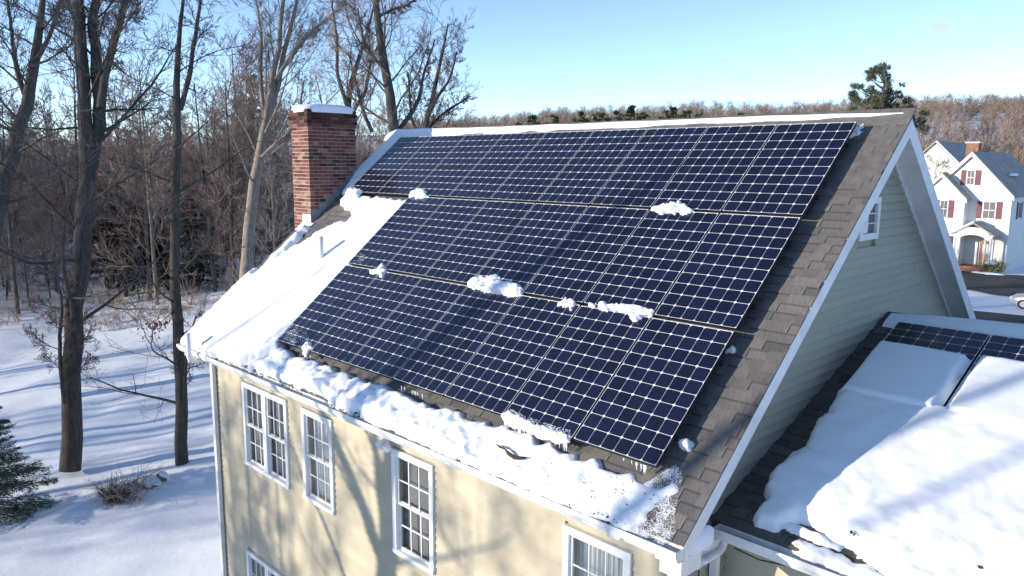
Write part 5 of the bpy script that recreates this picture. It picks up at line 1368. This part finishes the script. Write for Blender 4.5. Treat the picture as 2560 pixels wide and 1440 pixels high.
# small things in the yard
rg = rg_(140)
X = on_axis(290, 1250, 2, 0.0); X[2] = float(ground_z(X[0], X[1]))
cs = [X + np.array([rg.normal(0, 0.18), rg.normal(0, 0.18), 0]) for k in range(9)]
def grass_clump(name, label, centre, rg, nb, h, spread):
    d = norm(np.stack([rg.normal(0, spread, nb), rg.normal(0, spread, nb), np.ones(nb)], 1)); P = np.empty((nb, 5, 3)); P[:, 0] = centre + rg.normal(0, 0.16, (nb, 3)) * [1, 1, 0]
    for j in range(1, 5):
        d = norm(d + rg.normal(0, 0.10, d.shape) - np.array([0, 0, 0.12 * j])); P[:, j] = P[:, j - 1] + d * h / 4 * rg.uniform(0.6, 1.2, (nb, 1))
    return P
t = thing('shrub', 'small dead shrub with dry brown stems poking out of the yard snow', 'shrub', X)
P = grass_clump('s', '', np.zeros(3), rg, 220, 0.75, 0.5); V, Q = tubes(P, np.linspace(1, .4, 5)[None] * np.full((len(P), 1), 0.008), 3); obj('stems', fast_mesh('stems', V, Q), M_STRAW, t)
P2 = grass_clump('s', '', np.array([0.45, 0.25, 0]), rg, 40, 1.3, 0.35); L, R2 = spawn(P2, np.full((40, 5), 0.007), 5, 0.2, (0.7, 0.2), 0.4, 4, 0.7, 0.1, 0.1, rg, 0.004)
V, Q = TreeGeo.pack([tubes(P2, np.linspace(1, .4, 5)[None] * np.full((40, 1), 0.008), 3), tubes(L, R2, 3)]); obj('twigs', fast_mesh('twigs', V, Q), M_TWIG, t)
def rock(name, label, c, r, seed):
    nu, nv = 22, 12; u = np.linspace(0, 2 * pi, nu, endpoint=False); v = np.linspace(0, pi * 0.62, nv); U, Vv = np.meshgrid(u, v, indexing='ij')
    x = np.cos(U) * np.sin(Vv); y = np.sin(U) * np.sin(Vv); z = np.cos(Vv); k = 1 + 0.5 * (fbm(x * 2 + 5, y * 2 + z * 3 + 4, seed) - 0.5)
    P = np.stack([x * k * r[0], y * k * r[1], z * k * r[2]], -1); I = np.arange(nu * nv).reshape(nu, nv); J = np.roll(I, -1, 0)
    o = obj(name, fast_mesh(name, P.reshape(-1, 3), np.stack([I[:, :-1], I[:, 1:], J[:, 1:], J[:, :-1]], -1).reshape(-1, 4), smooth=True), M_STONE, loc=c); return tag(o, label, 'rock')
for px, py, r, lab in ((372, 1216, (0.5, 0.3, 0.2), 'grey rock half buried in the yard snow right of the shrub'), (402, 1208, (0.3, 0.2, 0.22), 'smaller grey rock beside the half buried rock in the yard'), (350, 1205, (0.25, 0.2, 0.12), 'low grey rock nearest the dead shrub')):
    X = on_axis(px, py, 2, 0.0); X[2] = float(ground_z(X[0], X[1])) - 0.04; rock('rock', lab, X, r, px)
    lump('snow_lump', 'snow capping a grey rock in the yard', X + np.array([-0.03, 0.05, r[2] * 0.35]), (r[0] * 0.85, r[1] * 0.9, r[2] * 0.75), seed=px)
# oak sprig with dry leaves on the slim yard tree
c = at_depth(397, 815, dB - 0.5); rg = rg_(150)
o_ = c + rg.normal(0, 0.16, (90, 3)) * [1.1, 1.1, 0.7]; d1 = norm(rg.normal(0, 1, (90, 3))); d2 = norm(np.cross(d1, rg.normal(0, 1, (90, 3))))
V = np.stack([o_, o_ + d1 * 0.06 + d2 * 0.03, o_ + d1 * 0.12, o_ + d1 * 0.06 - d2 * 0.03], 1).reshape(-1, 3)
t = thing('leaf_sprig', 'sprig of dry red brown oak leaves hanging beside the slim yard tree', 'leaves', c)
obj('leaves', fast_mesh('leaves', V - c, np.arange(360).reshape(-1, 4)), M_OAKLEAF, t)
b = MB(); b.tube([(0, 0, 0.05), at_depth(420, 790, dB - 0.3) - c, at_depth(444, 770, dB) - c], [0.008, 0.012, 0.018], 5); b.build('twig', M_BARK, t)

# ------------------------------------------------------------------ white house across the road
M_WHITE = simple('white_clapboard', (0.77, 0.745, 0.68), 0.6, 0.3, var=0.03, scale=2, stretch=(0.3, 0.3, 20))
M_ROOFG = simple('grey_roof', (0.36, 0.335, 0.315), 0.9, 0.2, var=0.15, scale=1.2)
M_SHUT = simple('burgundy_shutter', (0.17, 0.065, 0.075), 0.6, 0.3)
M_DOOR = simple('orange_red_door', (0.36, 0.15, 0.09), 0.5, 0.3)
M_BRICKF = simple('far_brick', (0.27, 0.135, 0.10), 0.9, 0.2, var=0.3, scale=4)
nb = thing('house', 'white gabled house with burgundy shutters across the road', 'house', (-17, 68, 0))
def L(p): return tuple(np.array(p, float) - np.array([-17, 68, 0]))
def nbox(name, x0, x1, y0, y1, z0, z1, mat, parent=None):
    b = MB(); b.box(x0 + 17, x1 + 17, y0 - 68, y1 - 68, z0, z1); return b.build(name, mat, parent or nb)
def gable_body(name, x0, x1, y0, y1, ze, za, mat):
    xm = (x0 + x1) / 2
    r_ = [(x0, 0), (x1, 0), (x1, ze), (xm, za), (x0, ze)]
    b = MB(); b.prism([L((x, y0, z)) for x, z in r_], [L((x, y1, z)) for x, z in r_]); return b.build(name, mat, nb)
def gable_roof(name, x0, x1, y0, y1, ze, za, th, ov, mat):
    xm = (x0 + x1) / 2; sl = (za - ze) / (xm - x0); e = ov
    out = [(x0 - e, ze - e * sl), (xm, za), (x1 + e, ze - e * sl)]
    r_ = [(x, z + 0.03) for x, z in out] + [(x, z + 0.03 + th) for x, z in out[::-1]]
    b = MB(); b.prism([L((x, y0 - e, z)) for x, z in r_], [L((x, y1 + e, z)) for x, z in r_]); r = b.build(name, mat, nb)
    b = MB()
    for (xa, zaa), (xb, zbb) in ((out[0], out[1]), (out[2], out[1])):
        b.hexa([L((xa, y0 - e - 0.05, zaa - 0.22)), L((xb, y0 - e - 0.05, zbb - 0.22)), L((xb, y0 - e - 0.005, zbb - 0.22)), L((xa, y0 - e - 0.005, zaa - 0.22)),
                L((xa, y0 - e - 0.05, zaa + 0.1)), L((xb, y0 - e - 0.05, zbb + 0.1)), L((xb, y0 - e - 0.005, zbb + 0.1)), L((xa, y0 - e - 0.005, zaa + 0.1))])
    b.build('rake_board', M_TRIM, r); return r
gable_body('wall', -20.3, -13.7, 68, 80, 6.65, 10.2, M_WHITE)
gable_roof('roof', -20.3, -13.7, 68, 80, 6.65, 10.2, 0.16, 0.25, M_ROOFG)
gable_body('front_wing_wall', -20.9, -16.95, 66.8, 68.0, 6.3, 8.35, M_WHITE)
gable_roof('front_wing_roof', -20.9, -16.95, 66.8, 69.6, 6.3, 8.35, 0.14, 0.2, M_ROOFG)
ch_ = nbox('chimney', -18.55, -17.55, 71.5, 72.4, 7.0, 11.2, M_BRICKF); nbox('chimney_cap', -18.65, -17.45, 71.4, 72.5, 11.2, 11.3, M_SNOW, ch_)
def nwin(x0, x1, z0, z1, y, sh=(True, True)):
    w = nbox('window', x0 - 0.08, x1 + 0.08, y - 0.06, y - 0.002, z0 - 0.1, z1 + 0.08, M_TRIM)
    zm = (z0 + z1) / 2; xm = (x0 + x1) / 2
    for a, c in ((x0, xm - 0.02), (xm + 0.02, x1)):
        for p_, q_ in ((z0, zm - 0.03), (zm + 0.03, z1)):
            nbox('pane', a, c, y - 0.068, y - 0.061, p_, q_, M_SHADE, w)
    for s_, on in zip((-1, 1), sh):
        if on:
            xs_ = (x0 - 0.12 - 0.40, x0 - 0.12) if s_ < 0 else (x1 + 0.12, x1 + 0.12 + 0.40)
            nbox('shutter', xs_[0], xs_[1], y - 0.055, y - 0.003, z0 - 0.05, z1 + 0.05, M_SHUT, w)
nwin(-17.25, -16.72, 7.5, 8.7, 68); nwin(-15.75, -14.85, 4.6, 6.0, 68); nwin(-18.85, -18.3, 4.6, 6.05, 66.8); nwin(-20.3, -19.7, 4.6, 6.05, 66.8); nwin(-18.9, -18.1, 1.2, 2.9, 66.8)
# side wall windows
for y0 in (70.5, 74.5):
    w = nbox('window', -13.70, -13.64, y0, y0 + 1.0, 4.5, 6.0, M_TRIM); nbox('pane', -13.638, -13.63, y0 + 0.1, y0 + 0.9, 4.6, 5.9, M_SHADE, w)
    nbox('shutter', -13.698, -13.65, y0 - 0.45, y0 - 0.03, 4.5, 6.0, M_SHUT, w); nbox('shutter', -13.698, -13.65, y0 + 1.03, y0 + 1.45, 4.5, 6.0, M_SHUT, w)
nbox('corner_board', -13.86, -13.66, 67.95, 68.15, 0, 6.4, M_TRIM)
# portico
pr_ = nbox('porch_floor', -17.6, -14.2, 66.0, 67.98, 0, 0.45, M_BRICKF); nbox('step', -17.3, -15.0, 65.6, 65.98, 0, 0.24, M_BRICKF, pr_)
b = MB(); na_ = 14; x0, x1 = -17.45, -14.35; arc = []
for k in range(na_ + 1):
    t_ = pi * k / na_; arc.append(((x0 + x1) / 2 - cos(t_) * (x1 - x0) / 2 * 0.80, 3.25 + sin(t_) * 0.62))
ring = [(x0 + 0.02, 3.0), (x0 + 0.02, 3.24)] + arc + [(x1 - 0.02, 3.24), (x1 - 0.02, 3.0)] + [((x0 + x1) / 2 + cos(pi * k / na_) * 1.0, 2.78 + sin(pi * k / na_) * 0.42) for k in range(na_ + 1)]
b.prism([L((x, 66.1, z)) for x, z in ring], [L((x, 66.3, z)) for x, z in ring]); pf = b.build('portico_front', M_TRIM, nb)
out = [(x0 - 0.15, 3.12), ((x0 + x1) / 2, 4.15), (x1 + 0.15, 3.12)]
rr = [(x, z) for x, z in out] + [(x, z + 0.14) for x, z in out[::-1]]
b = MB(); b.prism([L((x, 66.0, z)) for x, z in rr], [L((x, 68.0, z)) for x, z in rr]); pr2 = b.build('portico_roof', M_ROOFG, nb)
b = MB(); rr = [(x, z + 0.15) for x, z in out[:2]] + [(x, z + 0.27) for x, z in out[:2][::-1]]; b.prism([L((x, 66.0, z)) for x, z in rr], [L((x, 67.9, z)) for x, z in rr]); b.build('snow_cover', M_SNOW, pr2)
for x in (-17.3, -16.9, -14.9, -14.5):
    b = MB(); b.tube([L((x, 66.2, 0.45)), L((x, 66.2, 3.0))], [0.11, 0.09], 12); b.build('column', M_TRIM, nb, True)
d_ = nbox('door', -15.72, -14.82, 67.93, 67.99, 0.45, 2.6, M_DOOR); nbox('door_glass', -15.5, -15.04, 67.915, 67.929, 1.5, 2.3, M_PVC, d_)
nbox('door_frame', -15.85, -15.73, 67.90, 67.99, 0.45, 2.75, M_TRIM, d_); nbox('door_frame', -14.81, -14.69, 67.90, 67.99, 0.45, 2.75, M_TRIM, d_)
lump('roof_snow', 'patch of melting snow on the grey roof of the white house', (-14.9, 73.0, 8.3), (0.25, 1.2, 0.2), seed=8)
# evergreen shrub with snow by its door
rg = rg_(160); X0 = np.array([-14.2, 66.3, 0.0])
o_ = X0 + np.array([0, 0, 0.55]) + rg.normal(0, 1, (2600, 3)) * [0.42, 0.35, 0.26]; o_ = o_[o_[:, 2] > 0.02]; n_ = len(o_)
d1 = norm(rg.normal(0, 1, (n_, 3)) + [0, 0, 0.4]); d2 = norm(np.cross(d1, rg.normal(0, 1, (n_, 3))))
t = thing('shrub', 'round evergreen shrub topped with snow beside the red door', 'shrub', X0)
V = np.stack([o_, o_ + d1 * 0.07 + d2 * 0.03, o_ + d1 * 0.15, o_ + d1 * 0.07 - d2 * 0.03], 1).reshape(-1, 3) - X0
obj('leaves', fast_mesh('leaves', V, np.arange(n_ * 4).reshape(-1, 4)), M_NEEDLEP, t)
b = MB(); b.tube([(0, 0, 0), (0.02, 0, 0.5)], 0.04, 6); b.build('stem', M_BARK, t)
lump('shrub_snow', 'snow resting on the shrub beside the red door', X0 + np.array([-0.1, -0.05, 0.85]), (0.5, 0.4, 0.28), seed=9)
lump('snow_bank', 'low snow bank in front of the shrub by the white house', np.array([-14.3, 65.4, 0.0]), (1.3, 0.5, 0.16), seed=10)
# second house, mostly hidden behind the rake
nb2 = thing('house', 'house with a snow edged bluish roof left of the white gabled house', 'house', (-25, 84, 0))
b = MB(); ring = [(-5.5, 0), (5.5, 0), (5.5, 6.2), (0, 11.6), (-5.5, 6.2)]; b.prism([(x, 0, z) for x, z in ring], [(x, 10, z) for x, z in ring]); b.build('wall', M_WHITE, nb2)
b = MB(); ring = [(-5.8, 5.95), (0, 11.65), (5.8, 5.95), (5.8, 6.12), (0, 11.82), (-5.8, 6.12)]; b.prism([(x, -0.3, z) for x, z in ring], [(x, 10.3, z) for x, z in ring]); rf = b.build('roof', M_ROOFG, nb2)
b = MB(); ring = [(0.1, 11.73), (5.7, 6.23), (5.7, 6.33), (0.1, 11.86)]; b.prism([(x, -0.3, z) for x, z in ring], [(x, 0.1, z) for x, z in ring]); b.build('snow_edge', M_SNOW, rf)

# ------------------------------------------------------------------ car at the right edge
M_CAR = simple('silver_car_paint', (0.62, 0.62, 0.63), 0.28, 0.6, metal=0.5, var=0.02)
M_TYRE = simple('tyre_rubber', (0.02, 0.02, 0.02), 0.8)
M_CGLASS = simple('dark_car_glass', (0.02, 0.025, 0.03), 0.08, 0.6)
M_LAMP = simple('headlight_glass', (0.75, 0.75, 0.75), 0.1, 0.7)
car = thing('parked_car', 'silver parked car on the snow cut by the right picture edge', 'car', (-6.55, 49.0, 0.05))
def loft(secs, name, mat, parent):
    n_ = len(secs[0]); V = [p for s_ in secs for p in s_]
    F = [(i * n_ + k, i * n_ + (k + 1) % n_, (i + 1) * n_ + (k + 1) % n_, (i + 1) * n_ + k) for i in range(len(secs) - 1) for k in range(n_)]
    F += [tuple(range(n_))[::-1], tuple(range((len(secs) - 1) * n_, len(secs) * n_))]
    o = obj(name, mesh(name, V, F, True), mat, parent); return o
def csec(x, hw, zb, zt): 
    return [(x, -hw * 0.92, zb), (x, -hw, zb + 0.15), (x, -hw, zt - 0.18), (x, -hw * 0.9, zt), (x, hw * 0.9, zt), (x, hw, zt - 0.18), (x, hw, zb + 0.15), (x, hw * 0.92, zb)]
loft([csec(-2.25, 0.62, 0.32, 0.62), csec(-2.12, 0.78, 0.22, 0.74), csec(-1.6, 0.86, 0.2, 0.84), csec(-0.9, 0.89, 0.2, 0.93), csec(0.3, 0.9, 0.2, 0.95), csec(1.5, 0.89, 0.2, 0.97), csec(2.1, 0.82, 0.24, 0.95), csec(2.3, 0.7, 0.34, 0.8)], 'body', M_CAR, car)
def gsec(x, hw, zb, zt, k): return [(x, -hw, zb), (x, -hw * k, zt), (x, hw * k, zt), (x, hw, zb)]
loft([gsec(-1.05, 0.78, 0.92, 0.95, 1), gsec(-0.25, 0.80, 0.94, 1.38, 0.80), gsec(0.7, 0.80, 0.94, 1.44, 0.78), gsec(1.5, 0.78, 0.95, 1.30, 0.80), gsec(2.05, 0.74, 0.94, 0.97, 1)], 'cabin_glass', M_CGLASS, car)
b = MB(); b.hexa([(-0.28, -0.64, 1.37), (1.4, -0.62, 1.33), (1.4, 0.62, 1.33), (-0.28, 0.64, 1.37), (-0.2, -0.6, 1.44), (1.3, -0.58, 1.42), (1.3, 0.58, 1.42), (-0.2, 0.6, 1.44)]); b.build('roof', M_CAR, car)
for sx_ in (-1.4, 1.4):
    for sy_ in (-0.82, 0.82):
        b = MB(); b.tube([(sx_, sy_ - 0.1, 0.31), (sx_, sy_ + 0.1, 0.31)], 0.31, 20); w = b.build('wheel', M_TYRE, car)
        b = MB(); yy = sy_ + (0.101 if sy_ > 0 else -0.101); b.tube([(sx_, yy, 0.31), (sx_, yy + (0.01 if sy_ > 0 else -0.01), 0.31)], 0.19, 14); b.build('rim', M_CAR, w)
for sy_ in (-0.56, 0.56):
    b = MB(); b.hexa([(-2.215, sy_ - 0.17, 0.56), (-1.95, sy_ - 0.17, 0.56), (-1.95, sy_ + 0.17, 0.56), (-2.215, sy_ + 0.17, 0.56), (-2.19, sy_ - 0.16, 0.71), (-1.9, sy_ - 0.16, 0.76), (-1.9, sy_ + 0.16, 0.76), (-2.19, sy_ + 0.16, 0.71)]); b.build('headlight', M_LAMP, car)
b = MB(); b.box(-2.275, -2.2, -0.35, 0.35, 0.42, 0.56); b.build('grille', M_TYRE, car)
